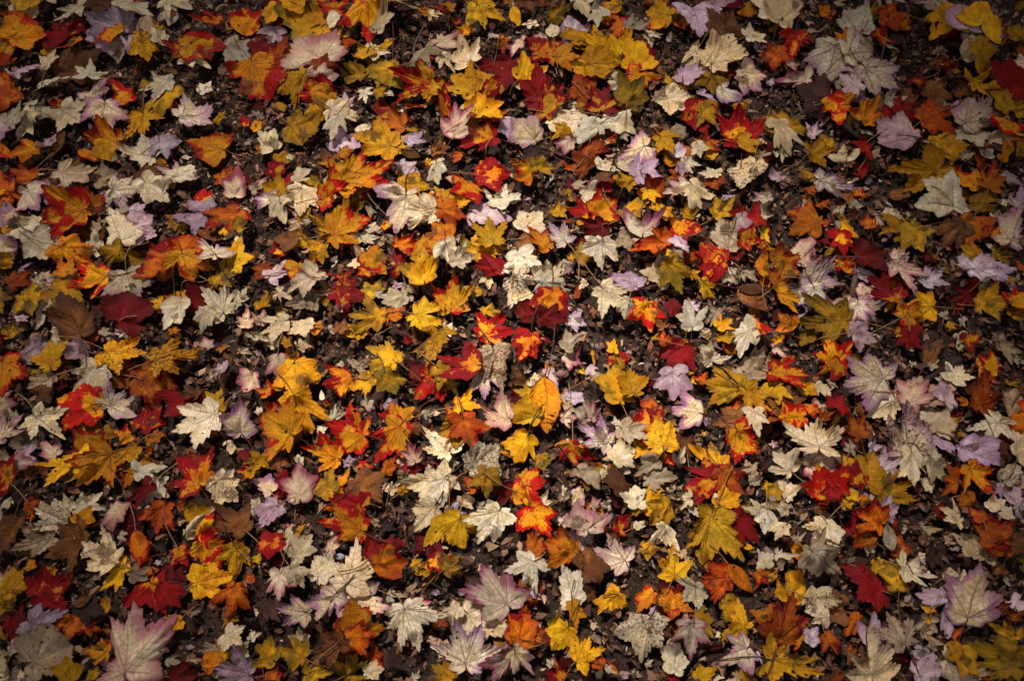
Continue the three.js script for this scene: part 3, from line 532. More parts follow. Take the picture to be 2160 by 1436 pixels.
l('d3',800,680,860,640);l('te',1550,620,1600,600);l('te',140,520,300,540);l('R3',560,690,640,660);l('b3',560,900,640,900);l('g3',500,790,560,740);
l('te',1320,840,1400,960);l('le',1720,850,1740,740);l('k3',430,860,510,920);l('w3',170,930,270,880);l('we',600,1000,560,1060);l('w3',1750,950,1870,890);
l('te',1940,910,2040,990);l('g3',90,860,230,750);l('y3',880,890,910,870);l('l3',480,1300,620,1330);l('t3',1390,920,1460,960);l('k3',440,1190,490,1240);
l('R3',1320,1190,1410,1310);l('le',1500,1180,1580,1260);l('y3',1460,940,1560,1000);l('te',1690,1260,1640,1400);l('m3',1970,1370,2150,1420);l('w3',1600,1400,1670,1430);
l('b3',1640,640,1770,800);l('te',590,540,480,580);l('y3',990,180,860,230);l('b3',100,640,300,690);
d('y3',1180,430,1340,490);d('r3',830,460,850,540);d('y3',1240,790,1290,880);d('g3',560,790,700,690);d('w3',1270,980,1070,920);d('g3',910,1080,1060,1220);d('o5',170,60,20,150);d('g3',190,50,370,30);d('w5',730,70,900,100);d('p3',890,20,1060,50);d('l3',1040,130,1200,20);d('k3',620,250,660,390);d('n3',1130,300,1250,180);d('y5',1120,280,1170,400);d('p5',1440,250,1260,170);d('w3',1480,250,1620,400);d('w3',1700,100,1560,80);
L('w5',2010,50,1890,260,'large cream leaf with deep pointed lobes pointing down, right of centre');
d('p3',2120,320,2000,330);d('R3',2000,510,1850,330);d('w5',110,540,250,400);
L('p5',440,650,300,480,'lilac white leaf with one long dark stalk trailing down, centre',[550,1000]);
L('m5',670,430,440,400,'pale orange leaf with dark veins and red tips, centre right');
d('m5',690,430,860,340);d('R5',740,560,580,640);d('k5',1080,620,1090,400);d('o3',280,720,130,570);d('r5',1400,540,1420,740);
L('n5',1270,720,970,740,'large rust red leaf with feathery lobes, right of centre');
d('l3',1410,800,1260,770);
L('w5',740,690,760,920,'clean white leaf with a black straight stalk, centre right',[745,560]);
L('w5',1800,700,1720,470,'cream leaf with grey spots and long pale stalk, right of centre',[1760,850]);
d('l3',1890,500,1940,620);d('m3',1910,660,2060,680);
L('m5',1740,860,1480,780,'yellow leaf with black holes and a red rim, right of centre');
d('r3',1720,880,1590,990);d('y3',1590,1020,1700,1110);d('w3',50,790,60,1050);
L('w5',20,1000,200,1190,'beige leaf lying below the long cream drooping leaf');
L('w5',240,1040,430,900,'large cream white leaf with dark slits, centre right');
L('w5',250,1060,540,1050,'cream lobed leaf front half of the slit leaf, centre right');
L('l3',1020,1060,790,920,'dusty lilac leaf with two points, right of centre');
L('g5',1280,920,1410,1120,'speckled gold leaf full of tiny brown dots, right of centre');
L('w3',750,1080,950,1280,'smooth pinkish white leaf, arched, right of centre');
d('w3',960,1210,930,1340);
L('r5',320,1120,270,1390,'yellow orange leaf with a deep crimson lower half, centre right');
d('R3',260,1330,460,1340);d('m5',1120,1230,1150,1430);d('w5',1500,1350,1440,1160);
L('be',1890,1040,2110,1260,'greyish brown veined oval leaf with a dark stalk, right of centre',[1760,890]);
d('be',1900,1060,2130,1060);d('oe',2090,960,2100,760);d('y3',1720,1380,1830,1310);
T(1620,360);
l('l3',70,130,0,50);l('g3',380,110,220,60);l('R3',790,20,700,60);l('w3',650,10,560,10);l('o3',1060,20,980,50);l('n3',360,230,280,270);l('n3',400,330,480,370);
l('n3',620,310,720,330);l('te',660,370,760,370);l('te',800,160,850,170);l('Re',660,420,700,460);l('te',560,420,610,370);l('n3',730,210,850,230);l('te',960,320,1030,350);
l('g3',590,500,730,600);l('te',550,520,610,570);l('te',800,620,870,600);l('te',880,510,940,520);l('le',1200,530,1280,520);l('w3',300,330,300,410);l('k3',250,720,370,610);
l('R3',560,640,390,650);l('n3',700,690,790,660);l('te',1340,530,1410,490);l('be',1450,560,1480,470);l('g3',1300,770,1400,760);l('g3',1780,210,1720,260);
l('w3',1860,460,1990,450);l('w3',1910,340,1980,380);l('g3',1870,120,1980,200);l('l3',1960,110,2090,190);l('g3',1450,850,1500,910);l('g3',1880,740,2040,760);
l('n3',2050,860,2150,920);l('R3',330,910,280,860);l('g3',1560,850,1600,900);l('g3',1950,1000,2040,980);l('n3',1280,1080,1330,1140);l('Re',1250,760,1360,800);
l('l3',1980,1060,2030,1040);l('y3',1500,1330,1570,1360);l('k3',760,1060,950,1160);l('l3',750,920,880,930);l('te',500,880,560,830);l('lh',600,1430,650,1380);
l('w3',1740,1070,1850,1150);l('g3',2000,1290,2150,1240);l('le',700,1370,780,1420);l('we',530,1350,570,1390);l('m3',1080,1420,1220,1410);l('te',1470,1240,1500,1170);
l('m3',560,840,700,830);l('te',1600,1300,1650,1380);
d('g3',1720,320,1920,340);
L('r5',1040,1150,740,960,'dark crimson leaf with flame orange middle beneath the pinkish cream leaf');
d('l3',1280,1000,1420,900);
L('p5',390,180,740,230,'large white lilac leaf with a long stalk to the left, upper right',[80,90],[630,60],[620,340]);
L('y5',1390,60,1100,240,'big orange yellow leaf with brown spots, upper right');
d('o3',1710,180,1560,60);d('o3',1790,210,1840,20);
L('w5',1520,370,1480,100,'big greyish white star leaf with a dark cross of stalks, right side',[1290,260],[1170,370]);
d('l3',2100,330,2080,200);d('l3',1990,340,2120,420);
L('nh',1560,500,1850,500,'dark red leaf with a glowing rust middle, right side');
L('p5',1960,690,2060,390,'purple and cream leaf with pointed top and tan stalk, right edge',[1830,810],[2150,700]);
d('o3',380,520,150,400);d('w3',970,440,1140,460);d('n3',810,540,800,440);
L('g5',1140,550,900,590,'large mustard green leaf with ruffled lobes, right side');
d('g5',1150,560,1240,760);d('b3',1560,560,1420,720);d('y3',1720,770,1560,720);
L('l5',1650,930,2030,890,'dusky violet leaf with a long curved cream stalk, right side',[1270,880],[1930,1110]);
d('r5',560,630,600,800);d('R3',720,800,940,740);d('k3',270,830,420,780);d('o5',40,820,240,760);d('o3',50,1000,250,930);
L('p5',300,970,560,1030,'upper leaf of the lilac pair, toothed and folded, right side',0,[500,830]);
L('p5',330,1060,150,1200,'lower leaf of the lilac pair, spreading left, right side');
L('p5',340,1060,440,1260,'pale pink pointed leaf below the lilac pair, right side');
d('k3',630,1160,490,1150);
L('k5',980,885,1300,960,'pinkish cream leaf with a long pale stalk to the left, right side',[450,790],[1130,770],[1210,1180]);
d('R5',1620,1100,1420,1140);
L('y5',1330,1200,1090,1200,'mustard yellow leaf with curled lobes, right side');
L('m3',1080,1320,1340,1260,'yellow leaf with a red side below the mustard curled leaf');
L('g5',1720,1200,1950,1210,'mustard leaf with a torn black slot near the right edge',0,[1890,1370]);
L('m5',1950,1200,2150,1100,'orange red leaf with yellow veins at the right edge');
L('yf',60,1080,200,1290,'orange yellow folded leaf below the lilac pair, right side');
d('w3',690,1220,570,1230);
L('p5',690,1220,920,1210,'white lilac toothed leaf with grey spots below the grey stick');
d('p5',690,1230,780,1400);
L('g5',600,1330,200,1350,'large mustard leaf below the orange yellow folded leaf, right side');
d('o3',180,1380,30,1420);
T(0,720);
l('ye',20,200,120,150);l('R3',30,30,100,120);l('n3',40,560,220,520);l('k3',0,590,210,590);l('w3',180,700,150,620);l('b3',270,300,260,420);l('g3',350,310,430,290);
l('w3',660,40,480,10);l('b3',380,420,330,480);l('R3',480,380,640,270);l('t3',480,360,330,470);l('w3',860,300,830,190);l('l3',800,540,890,440);l('b3',620,330,560,380);
l('o3',1160,430,1190,370);l('l3',250,1030,410,1030);l('k3',210,1110,400,1080);l('k3',500,980,400,890);l('w3',30,1030,90,950);l('te',1800,310,1870,290);
l('l3',1900,310,1960,220);l('k3',2130,320,2080,480);l('o3',1860,90,1900,30);l('k3',1800,90,1750,10);l('te',2050,110,2130,120);l('b3',1890,570,1900,500);
l('te',150,1260,290,1200);l('d3',150,1350,340,1330);l('n3',290,1420,410,1380);l('w3',600,1430,590,1320);l('w3',720,1430,880,1300);l('w3',1300,1260,1470,1350);
l('g3',1590,600,1640,650);l('g3',1470,600,1580,570);l('n3',1750,1020,1610,960);l('we',1950,900,1990,1000);l('te',1780,1100,1890,1180);l('d3',2080,1350,2140,1420);
l('b3',1800,1270,1840,1400);l('k3',980,1420,1080,1390);l('m3',2150,1150,2030,1140);l('R3',2080,970,2120,1080);l('g3',910,800,960,960);l('we',130,1380,40,1430);
l('n3',1330,980,1270,970);l('t3',420,1420,480,1430);
L('l3',380,70,240,290,'mauve leaf behind a speckled yellow leaf, far left');
d('l3',740,90,640,230);
L('n3',900,330,1240,250,'orange leaf lying under the two bright veined yellow leaves, left');
L('n3',1240,370,1560,470,'red brown leaf with orange patches below the bright yellow leaf with red corner');
L('o3',1240,1030,1070,1280,'rusty yellow leaf with dark points behind a small curled yellow leaf');
d('y3',1850,600,1760,460);d('r3',30,110,40,0);
L('y5',500,280,480,60,'speckled bright yellow leaf between two mauve leaves, far left');
L('m5',70,210,100,530,'yellow and red spotted leaf at the left edge');
d('b3',480,490,400,610);
L('wh',870,300,650,500,'cream folded leaf with a grey oval spot and a pale stalk, left side',[460,440]);
d('w3',915,455,990,340);
L('y5',960,140,1300,165,'bright yellow leaf with thick black veins, left of its red-cornered twin',0,[1290,160],[1225,0],[1080,370]);
L('y51',1385,240,1765,110,'bright yellow leaf with orange veins and a dark red corner, left side',[1130,300],[1560,-20],[1570,355]);
L('R3',1680,540,1390,480,'dark maroon speckled leaf right of the large pink leaf, left side');
d('b3',1680,480,1590,420);
L('m5',880,600,560,560,'red and yellow blotched leaf left of the pink lilac leaf, lower left');
L('r5',1240,760,1400,580,'red and yellow leaf to the right of the pink lilac leaf, lower left');
d('m3',1130,870,1100,740);
L('p5',970,600,1130,420,'large pink lilac leaf with a pointed right lobe, lower left',[830,610],[1300,460],[1250,690]);
L('p5',35,880,110,640,'lilac white leaf with two tall lobes at the left edge',0,[275,620],[300,810]);
L('w5',370,690,600,860,'greyish cream leaf with a reddish stalk lying over it, far left',[220,500],[340,890]);
L('m3',870,1000,680,800,'orange leaf with a red edge above the large ochre leaf, lower left');
L('y5',750,1060,380,1100,'large plain ochre yellow leaf with three points, lower left',[990,1000],[440,1280]);
L('o5',990,1000,720,1290,'rusty yellow leaf with a lacy surface right of the large ochre leaf');
d('y3',1180,950,1050,1100);d('w5',1240,1140,1450,1100);
L('r5',1750,1270,1530,1020,'large scarlet and yellow leaf with wavy edge, lower left',0,[1370,1210]);
d('R3',1330,1280,1130,1400);
L('w5',1850,650,1480,800,'big cream leaf with five long lobes and a black hole, lower left',[2080,470],[1700,1010]);
L('p5',2060,810,2070,560,'bright white leaf with lilac tips right of the big cream leaf');
d('w5',1910,1255,2020,1140);d('w3',1900,1260,2050,1390);
L('r5',150,1230,60,1050,'round olive gold leaf with a crimson edge at the left edge',0,[10,1380]);
T(540,720);
l('w3',180,80,130,0);l('y3',300,90,260,20);l('w3',400,90,480,10);l('R3',1300,70,1260,20);l('te',720,220,740,160);l('te',900,240,780,180);l('w3',1960,190,1950,90);
l('R3',1340,330,1380,230);l('d3',60,270,130,290);l('l3',1130,600,1200,530);l('w3',640,680,760,610);l('w3',560,790,600,710);l('k3',300,640,270,540);l('w3',60,640,30,590);
l('n3',1300,760,1290,620);l('b3',230,900,360,950);l('l3',780,1060,790,970);l('m3',900,1060,1000,1090);l('R3',1100,1000,1200,1100);l('n3',1120,1120,1190,1010);
l('R3',1320,1140,1390,1010);l('R3',1490,1060,1560,1050);l('te',1600,1090,1720,1070);l('d3',1680,1350,1740,1200);l('we',1150,1280,1230,1160);l('te',1040,1300,1110,1230);
l('g3',1240,1300,1330,1260);l('R3',1660,1250,1620,1160);l('R3',190,1370,220,1300);l('w3',20,1430,40,1340);l('k3',140,1430,280,1410);l('d3',350,1420,360,1330);
l('w3',1740,1400,1850,1380);l('g3',1000,1410,1010,1380);l('we',1440,660,1520,620);l('te',1900,1430,2000,1400);l('m3',600,560,640,520);l('d3',1080,470,980,540);
l('k3',1930,1000,2050,1100);l('te',2070,1180,2130,1100);l('b3',1340,760,1390,830);l('n3',600,1420,680,1390);l('te',500,1300,560,1290);l('w3',2100,190,2140,170);
l('b3',910,1250,960,1400);l('g3',530,320,600,310);l('w3',390,1060,380,990);l('y3',480,330,210,480);
L('R3',1500,330,1260,200,'dark red leaf tucked under a speckled yellow leaf, centre');
L('m3',1520,290,1530,580,'red and yellow mixed leaf under the big crimson leaf, centre',[1500,480]);
d('R3',2130,1240,2040,1420);d('k5',210,180,200,340);d('m3',130,480,110,350);
L('y5',370,270,380,560,'pale gold leaf with dark specks and a vertical stalk, left of centre');
L('r5',810,345,600,440,'crimson leaf with fine yellow veins left of the mustard leaf pair',[980,370],[590,260]);
L('g5',980,370,870,570,'mustard speckled leaf half right of the crimson yellow-veined leaf');
L('g5',1190,265,960,140,'mustard yellow leaf with tall tips below the big olive leaf, centre',[1400,380]);
L('y5',1540,10,1450,290,'speckled yellow leaf with long middle lobe left of the crimson and yellow leaf');
d('g3',1560,300,1700,470);
L('p5',1940,290,1930,520,'lilac leaf below the big crimson and yellow leaf, centre');
L('t5',2010,160,2080,450,'grey tan veined leaf right of the big crimson and yellow leaf, centre');
d('g3',1120,370,1200,510);d('y5',1720,600,1910,600);
L('k5',2130,710,1900,600,'pinkish cream star leaf with thin lobes, centre',[2154,720]);
d('o3',360,830,250,650);
L('y5',380,560,500,830,'yellow leaf with three long drooping points, left of centre, lower half');
L('o5',330,850,60,680,'large dull orange leaf with dark veins, left of centre, lower half',0,[120,1090]);
d('y3',60,1020,10,1170);
L('m5',915,830,620,740,'orange yellow leaf with scarlet edges, left half of a large pair, lower centre',0,[810,560]);
L('m5',1260,745,970,660,'bright yellow leaf with a crimson shoulder, right half of a large pair',[1700,630],[1150,570]);
L('m3',1230,780,1000,1050,'yellow lower lobe leaf with a red tip below the large pair');
L('w5',1640,990,1420,780,'cream leaf with toothed edges left of a mustard and orange leaf, centre');
L('y5',1740,750,1700,980,'mustard leaf with drooping points beside an orange half, centre');
d('n3',1760,750,1850,990);
L('m5',680,1000,400,930,'yellow leaf with strong black veins and red corner tips, lower centre',0,[540,1150]);
d('m3',690,1260,800,1100);d('g5',650,1290,480,1190);
L('b3',840,1280,1100,1160,'big smooth tan brown leaf with a fine net of veins, lower centre');
d('k3',400,1330,390,1070);d('p3',150,1300,10,1210);d('k3',1350,1060,1290,910);
L('w5',1600,1220,1240,1230,'big cream leaf with stalk to upper right and shaded fold, lower centre',[1800,1120],[1470,1090]);
L('w5',1610,1230,1400,1430,'lower cream half of the big shaded cream leaf, lower centre');
d('w3',1840,1110,2040,960);d('g5',1970,1180,1950,1360);d('r3',900,1420,680,1330);
L('r56',1870,280,1530,210,'big crimson leaf with bright yellow middle and long stalk, the boldest at the centre',[2150,340],[1770,30],[1540,390]);
T(1080,720);
l('R3',270,10,330,60);l('k3',460,160,570,230);l('te',120,280,200,250);l('ye',590,280,640,330);l('l3',650,260,710,340);l('te',690,400,770,340);l('l3',460,480,600,540);
l('d3',690,430,820,520);l('le',310,330,380,470);l('k3',410,640,380,570);l('te',430,570,520,640);l('b3',800,590,870,650);l('w3',460,860,500,840);l('k3',430,690,540,700);
l('g3',890,520,870,260);l('n3',1230,70,1340,40);l('y3',1420,330,1530,290);l('y3',1500,370,1530,410);l('n3',1560,380,1630,300);l('R3',10,510,90,450);
l('g3',10,620,130,550);l('w3',1940,10,1680,60);l('t3',2150,200,2100,300);l('g3',2040,860,2100,880);l('l3',1600,700,1660,720);l('te',940,1010,760,1050);
l('te',1380,1040,1440,930);l('m3',1180,1010,1330,1110);l('d3',1210,1180,1290,1140);l('te',1150,1220,1360,1210);l('t3',2000,1150,1930,1040);l('d3',2100,1100,2150,1000);
l('te',1990,1230,2080,1190);l('y3',1080,1370,1290,1420);l('te',770,1400,850,1370);l('k3',680,1420,740,1360);l('te',420,1350,500,1300);l('y3',70,1190,200,1150);
l('w3',230,1390,300,1290);l('d3',350,1150,300,1100);l('we',1310,1290,1360,1230);l('y3',1590,830,1620,800);l('g3',2140,1250,2120,1350);l('y3',1020,960,1130,1040);
l('d3',1210,640,1290,610);l('m3',2060,40,2100,20);l('g3',1840,1430,2100,1420);l('y3',1730,20,1840,30);l('te',1170,1300,1210,1250);
d('m3',850,120,940,240);d('g3',180,560,130,380);d('w3',680,710,520,650);d('k3',660,690,670,560);d('w3',1780,1290,1660,1260);d('r5',150,40,60,240);d('t5',460,100,620,0);d('y3',850,110,860,0);d('o3',1450,30,1480,130);
L('R5',1420,100,1310,300,'dark red drooping leaf with a thin yellow stalk over it, right of centre',[1190,70],[1150,180]);
L('w5',1660,210,1560,110,'bright cream white leaf with a black hole and short stalk, right of centre',[1550,290],[1890,200]);
L('t3',1900,340,2110,90,'speckled grey white leaf with a lilac tip, right of centre');
L('y5',1000,500,980,270,'plain yellow leaf with three tips lying alone on bare soil, right of centre',[1060,550]);
d('w3',170,420,190,310);
L('oe',268,380,290,815,'long crumpled ochre leaf with brown scars, centre');
d('y3',190,700,10,640);
L('y5',1910,460,1590,400,'big mustard leaf with a dark hooked stalk, left part, right of centre',[1680,300],[1640,560]);
L('y5',1940,470,2090,700,'big mustard leaf with long drooping point, right part, right of centre');
d('l5',1330,335,1340,540);
L('p5',1550,670,1300,610,'white and lilac leaf with dark stalk, pointing up left, right of centre',[1640,680],[1380,820],[1395,460]);
d('n3',1160,660,1060,560);d('w3',900,740,860,650);
L('p5',800,900,540,740,'large cream leaf with broad lilac edges and small black holes, right of centre',0,[730,640],[770,1000]);
d('r3',1140,880,1090,650);d('r3',1200,770,1230,620);
L('y5',1230,990,1170,760,'amber yellow leaf with three tips and an orange shoulder, right of centre');
d('b3',1910,710,1670,740);d('w5',1990,690,2040,870);d('t3',920,810,1100,920);
L('m5',470,920,560,1130,'pale yellow leaf peppered with red at its tips, right of centre',[360,940],[740,1030]);
d('w5',860,1060,1010,980);d('b3',930,1290,830,1100);d('t3',560,1160,720,1290);d('t3',1170,1100,1020,1190);d('y5',120,860,30,1060);d('g3',250,1000,270,1120);
L('y5',1740,1080,1470,900,'bright lemon leaf with dark red leaf over it, right of centre, lower half');
L('m5',1850,830,2030,1000,'yellow leaf with olive patch and a scarlet corner, right of centre, lower half',0,[1840,1110]);
L('r5',1700,1190,1430,1090,'large crimson leaf with orange branching veins, right of centre, lower half',0,[1600,1000]);
d('r3',1690,1210,1450,1270);
L('n5',1740,1140,1930,1330,'orange and red leaf to the right of the large crimson leaf with orange veins');
d('y3',1720,1400,1880,1340);
L('m5',40,1290,310,1260,'large orange yellow leaf with red spots and a white scrap on it, lower centre');
d('p3',540,1310,600,1430);d('w5',1470,1350,1300,1340);d('w5',1040,1420,1020,1260);
T(1620,720);
l('k3',40,100,180,90);l('y3',60,20,20,80);l('te',170,30,240,60);l('g3',280,20,420,10);l('te',1160,240,1210,210);l('b3',1340,180,1430,30);l('le',1930,160,1990,240);
l('te',2060,160,2150,220);l('we',980,300,1070,370);l('g3',540,560,660,580);l('R3',540,480,620,530);l('R3',880,530,920,480);l('w3',400,400,490,510);
l('te',490,380,560,430);l('w3',1340,240,1400,200);l('y3',250,470,360,390);l('b3',30,620,260,560);l('n3',390,740,420,640);l('we',770,790,810,900);l('k3',10,910,60,870);
l('l3',820,950,910,930);l('l3',900,1130,1060,1020);l('g3',690,1100,720,970);l('n3',770,1230,890,1150);l('w3',530,1290,680,1370);l('l3',690,1280,860,1310);
l('w3',130,1330,140,1170);l('k3',30,1370,100,1330);l('ye',580,1430,690,1400);l('R3',1480,640,1590,650);l('y3',1500,720,1590,690);l('y3',1510,820,1580,790);
l('b3',1850,960,1980,940);l('w3',1880,730,1990,680);l('d3',1490,1360,1410,1400);l('y3',600,1360,700,1330);l('o3',700,1410,790,1390);l('w3',820,1410,960,1390);
l('g3',1350,980,1420,1010);l('b3',780,770,640,840);l('w3',1290,1200,1350,1300);l('l3',1900,1260,1920,1350);l('w3',1850,1420,1950,1370);l('y3',20,420,40,600);
l('k3',680,960,560,890);l('w3',1940,1200,2060,1110);l('g3',20,1350,40,1220);l('te',0,1390,130,1430);l('w3',1320,700,1470,610);
d('y3',610,170,860,190);
L('w5',1000,560,800,670,'pale cream leaf beneath the big dotted lilac leaf, right side');
d('w5',1180,640,1330,530);d('l3',1330,870,1530,890);d('R3',550,670,430,530);
L('k3',310,1090,640,1020,'cream and pink leaf under the tall cream leaf, right side');
L('g3',750,1220,840,970,'narrow green-brown leaf standing behind the yellow orange leaf');
L('m5',10,300,300,360,'large bright orange leaf with red edge and many dark specks, right side',0,[210,130],[260,490]);
d('m5',540,230,440,40);d('m3',540,250,380,340);d('l3',660,20,860,70);d('R5',1130,10,1170,190);d('r5',1650,10,1660,150);d('t3',1910,60,2100,120);
L('p5',930,370,610,180,'big lilac leaf covered with fine dots and a dark stalk, right side',[1010,540],[540,460],[770,650]);
d('w5',1500,370,1620,220);
L('k5',1110,500,1400,440,'crumpled dusty pink leaf below the dark branch, right side');
d('k3',1130,570,1290,390);d('l3',1470,590,1350,440);d('m5',1860,280,1720,170);
L('n5',1730,590,1750,310,'rust and black veined leaf with yellow rim, right side',0,[1570,460],[1900,530]);
L('th',2130,600,1900,520,'dry grey leaf with a rough surface near the right edge');
d('be',2060,480,2140,400);d('oh',2150,690,1950,740);d('w3',1320,760,1510,770);d('m3',230,700,30,740);
L('w5',345,990,350,640,'tall cream leaf with two upright lobes and a dark stalk, right side',[290,1090],[590,800]);
d('n5',690,860,600,690);
L('p5',1140,970,1090,580,'biggest lilac leaf, five-lobed with cream middle and long dark stalk, right side',[1150,1170]);
L('w5',1860,740,1760,920,'grey cream leaf with drooping lobes near the right edge',[1930,740],[1650,780],[1760,630]);
L('l5',1580,930,1870,1100,'lilac leaf with long tail near the right edge, below the grey cream leaf');
d('w5',2030,1000,2130,840);d('w5',150,1110,10,980);d('w3',1140,1010,1180,1250);
L('w3',1290,1040,1500,1200,'cream leaf with a pink tip pointing down right, right side');
d('m3',600,1060,560,1180);d('r3',730,1240,550,1130);
L('m5',470,1370,350,1110,'crumpled orange leaf with brown vein stain and red rim, right side');
L('R3',480,1300,530,1410,'dark red scrap below the crumpled orange leaf',0,[220,1400]);
L('y5',870,1350,1180,1200,'bright yellow orange leaf with a long left point below the biggest lilac leaf',0,[1230,1370],[1060,1110]);
L('n5',1560,1210,1440,1060,'large orange brown leaf with dark red lower lobes near the right edge',0,[1720,1420],[1420,1340]);
L('o3',1630,1110,1840,1330,'long orange leaf with a black hole near the right edge');
d('p3',2150,1300,2040,1190);d('l3',2060,1400,1980,1250);d('R3',2150,1340,2050,1360);
T(0,1076);
l('w3',20,90,60,10);l('m3',330,60,310,130);l('w3',750,110,740,0);l('y3',740,130,840,10);l('te',780,250,840,210);l('R3',1130,200,1340,60);l('k3',1090,260,1150,310);
l('n3',1560,0,1620,50);l('te',1500,130,1600,110);l('g3',1650,120,1800,20);l('d3',300,560,420,540);l('o3',320,530,390,450);l('y3',490,560,520,480);l('w3',780,430,850,410);
l('l3',1370,470,1420,490);l('R3',1500,500,1620,630);l('n3',2040,310,2080,260);l('w3',2000,1210,2150,1260);l('l3',320,890,370,920);l('R3',180,1060,260,830);
l('l3',180,1190,300,1150);l('n3',620,960,750,1030);l('n3',780,1000,900,1030);l('o3',930,1020,970,1050);l('te',380,1160,480,1130);l('te',1640,910,1740,880);
l('d3',1600,1000,1700,940);l('te',1860,1170,1700,1190);l('g3',1910,1250,1990,1140);l('R3',1490,1420,1690,1390);l('te',250,1420,470,1400);l('k3',270,1430,350,1380);
l('d3',1000,250,920,290);l('y3',1550,970,1380,1040);l('te',20,480,50,600);l('w3',10,1420,160,1400);l('y3',830,1430,870,1330);l('te',1450,1300,1560,1300);
l('g3',1960,930,2080,950);l('d3',760,830,950,900);l('be',700,830,830,760);
L('t5',470,260,200,390,'pinkish tan leaf with dark veins under the brown folded leaf, lower left');
L('wf',1620,220,1790,70,'cream leaf with violet base, half hidden behind an orange lacy leaf');
d('b3',2090,200,1900,30);
L('y3',1120,510,900,700,'narrow yellow leaf beneath the cream pink-tipped leaf, lower left');
L('b3',190,150,50,440,'rusty brown leaf with a curled edge at the left edge, lower corner area');
L('w5',595,125,370,30,'cream grey-mottled star leaf with a long stalk, lower far left',[790,240],[340,210]);
L('b3',770,240,430,430,'large smooth brown leaf, folded double, lower left',0,[640,560]);
d('k5',1080,30,1020,220);d('n3',1440,20,1380,250);d('ne',1235,245,1260,500);d('m3',1750,260,1890,110);
L('w5',1040,490,800,330,'cream leaf with pink tipped side lobes, lower left',[1290,570],[750,560]);
L('m5',1770,330,1900,520,'leaf with green black blade and yellow veins, lower left',[1480,490],[1990,330]);
d('m3',1560,370,1640,510);
L('y5',1700,640,2000,570,'yellow leaf with red lower edge below the dark-green veined leaf');
L('y5',2040,360,2000,580,'plain yellow leaf with stalk right of the dark-green veined leaf',[1950,170]);
L('n5',2040,680,1950,940,'bright red drooping leaf with three long points, lower left');
L('r5',380,740,690,570,'orange and dark red leaf with wide jagged lobes, lower far left',0,[620,880]);
d('y5',150,700,280,550);d('g5',150,760,40,930);d('g3',60,990,60,1220);
L('l5',340,970,590,1110,'violet leaf with a whitish middle and thin stalk, far left bottom',0,[680,870]);
L('r5',1340,660,1460,900,'large dark red leaf with yellow splash, above the biggest pink leaf, lower left',[1620,660],[1100,850]);
d('R3',1440,700,1570,840);
L('k5',1150,1395,1200,800,'biggest pink leaf with five sharp lobes and cream middle, bottom left',[1130,1436],[1555,900],[965,910],[855,1235]);
d('o3',980,1220,790,1200);
L('th',360,1300,660,1150,'greyish cream leaf with a pale stalk, bottom left corner area',[110,1430]);
d('w5',40,1260,120,1400);d('y3',640,1430,640,1260);d('oh',1840,1320,1780,1220);d('w5',1975,1085,2120,1170);
L('l5',2150,1400,1860,1350,'lilac leaf with fine veins at the bottom edge, left of centre');
T(540,1076);
l('w3',20,80,70,20);l('k3',300,170,320,110);l('w3',320,290,200,220);l('ye',330,290,400,200);l('y3',400,200,440,150);l('w3',20,60,0,0);l('n3',120,280,260,300);
l('y3',20,440,100,440);l('d3',80,720,60,600);l('ye',330,540,290,550);l('R3',580,690,610,690);l('m3',620,700,740,650);l('w3',640,700,720,680);l('le',740,460,710,420);
l('R3',1200,300,1240,400);l('R3',1180,360,1240,320);l('te',1010,120,1070,160);l('te',980,210,1020,240);l('d3',1080,150,1200,110);l('d3',1250,380,1300,360);
l('g3',1340,470,1440,510);l('te',1250,560,1290,580);l('l3',1500,700,1560,720);l('k3',1350,850,1480,800);l('we',1230,840,1340,850);l('l3',1340,880,1530,980);
l('w3',20,1100,70,1010);l('te',1560,1010,1610,1030);l('k3',1480,1100,1540,1140);l('g3',1590,520,1750,450);l('ye',1380,60,1370,20);l('g3',480,1400,670,1390);
l('w3',960,1380,1100,1360);l('R3',20,1420,60,1400);l('n3',150,1420,260,1400);l('te',1340,1420,1380,1330);l('d3',1800,620,1900,720);l('g3',2030,1110,2150,1150);
l('w3',1850,1410,1900,1390);l('d3',100,820,230,960);l('te',1150,740,1280,760);l('k3',0,1380,20,1310);l('te',1330,690,1400,600);l('te',1560,790,1600,770);
l('we',1590,620,1640,650);l('d3',1150,1250,1280,1360);
L('p3',800,770,1050,630,'pinkish leaf under the large pale yellow cream leaf');
L('p5',790,780,1150,850,'pinkish grey lower leaf reaching right under pale yellow leaf');
L('w5',1520,20,1350,220,'cream leaf with pinkish middle behind the bright yellow pile, lower centre');
d('l3',1640,60,1780,60);d('R3',1450,280,1480,490);d('r3',1500,480,1680,440);d('g3',1620,540,1740,430);
L('w5',1780,880,2130,1080,'grey cream leaf with grey stain under the large cream pink leaf');
L('l5',210,10,60,180,'dusty pink grey leaf hanging at lower left of centre, above red leaf');
d('R3',230,340,230,520);d('r3',130,320,330,370);
L('m5',910,210,560,160,'orange and green leaf with long left lobe, lower centre left',[1140,310],[900,0],[720,310]);
d('w5',370,420,500,250);
L('w5',560,600,680,380,'pinkish beige leaf with dark veins left of the pale yellow leaf',[530,790]);
L('w5',800,670,880,280,'large pale yellow cream leaf with three tall lobes, lower centre left',[700,790],[1075,445],[690,490]);
L('R3',1000,440,1180,240,'dark red leaf with fine orange veins right of the large pale yellow leaf');
d('n3',1060,500,1290,470);
L('y5',1640,110,1640,420,'golden orange leaf in the bright yellow pile, lower centre');
L('yh',1730,120,1640,330,'top leaf of the bright yellow pile with clear veins, lower centre');
L('w5',2050,30,1880,310,'cream leaf with pink points drooping right of the bright yellow pile',0,[2010,300]);
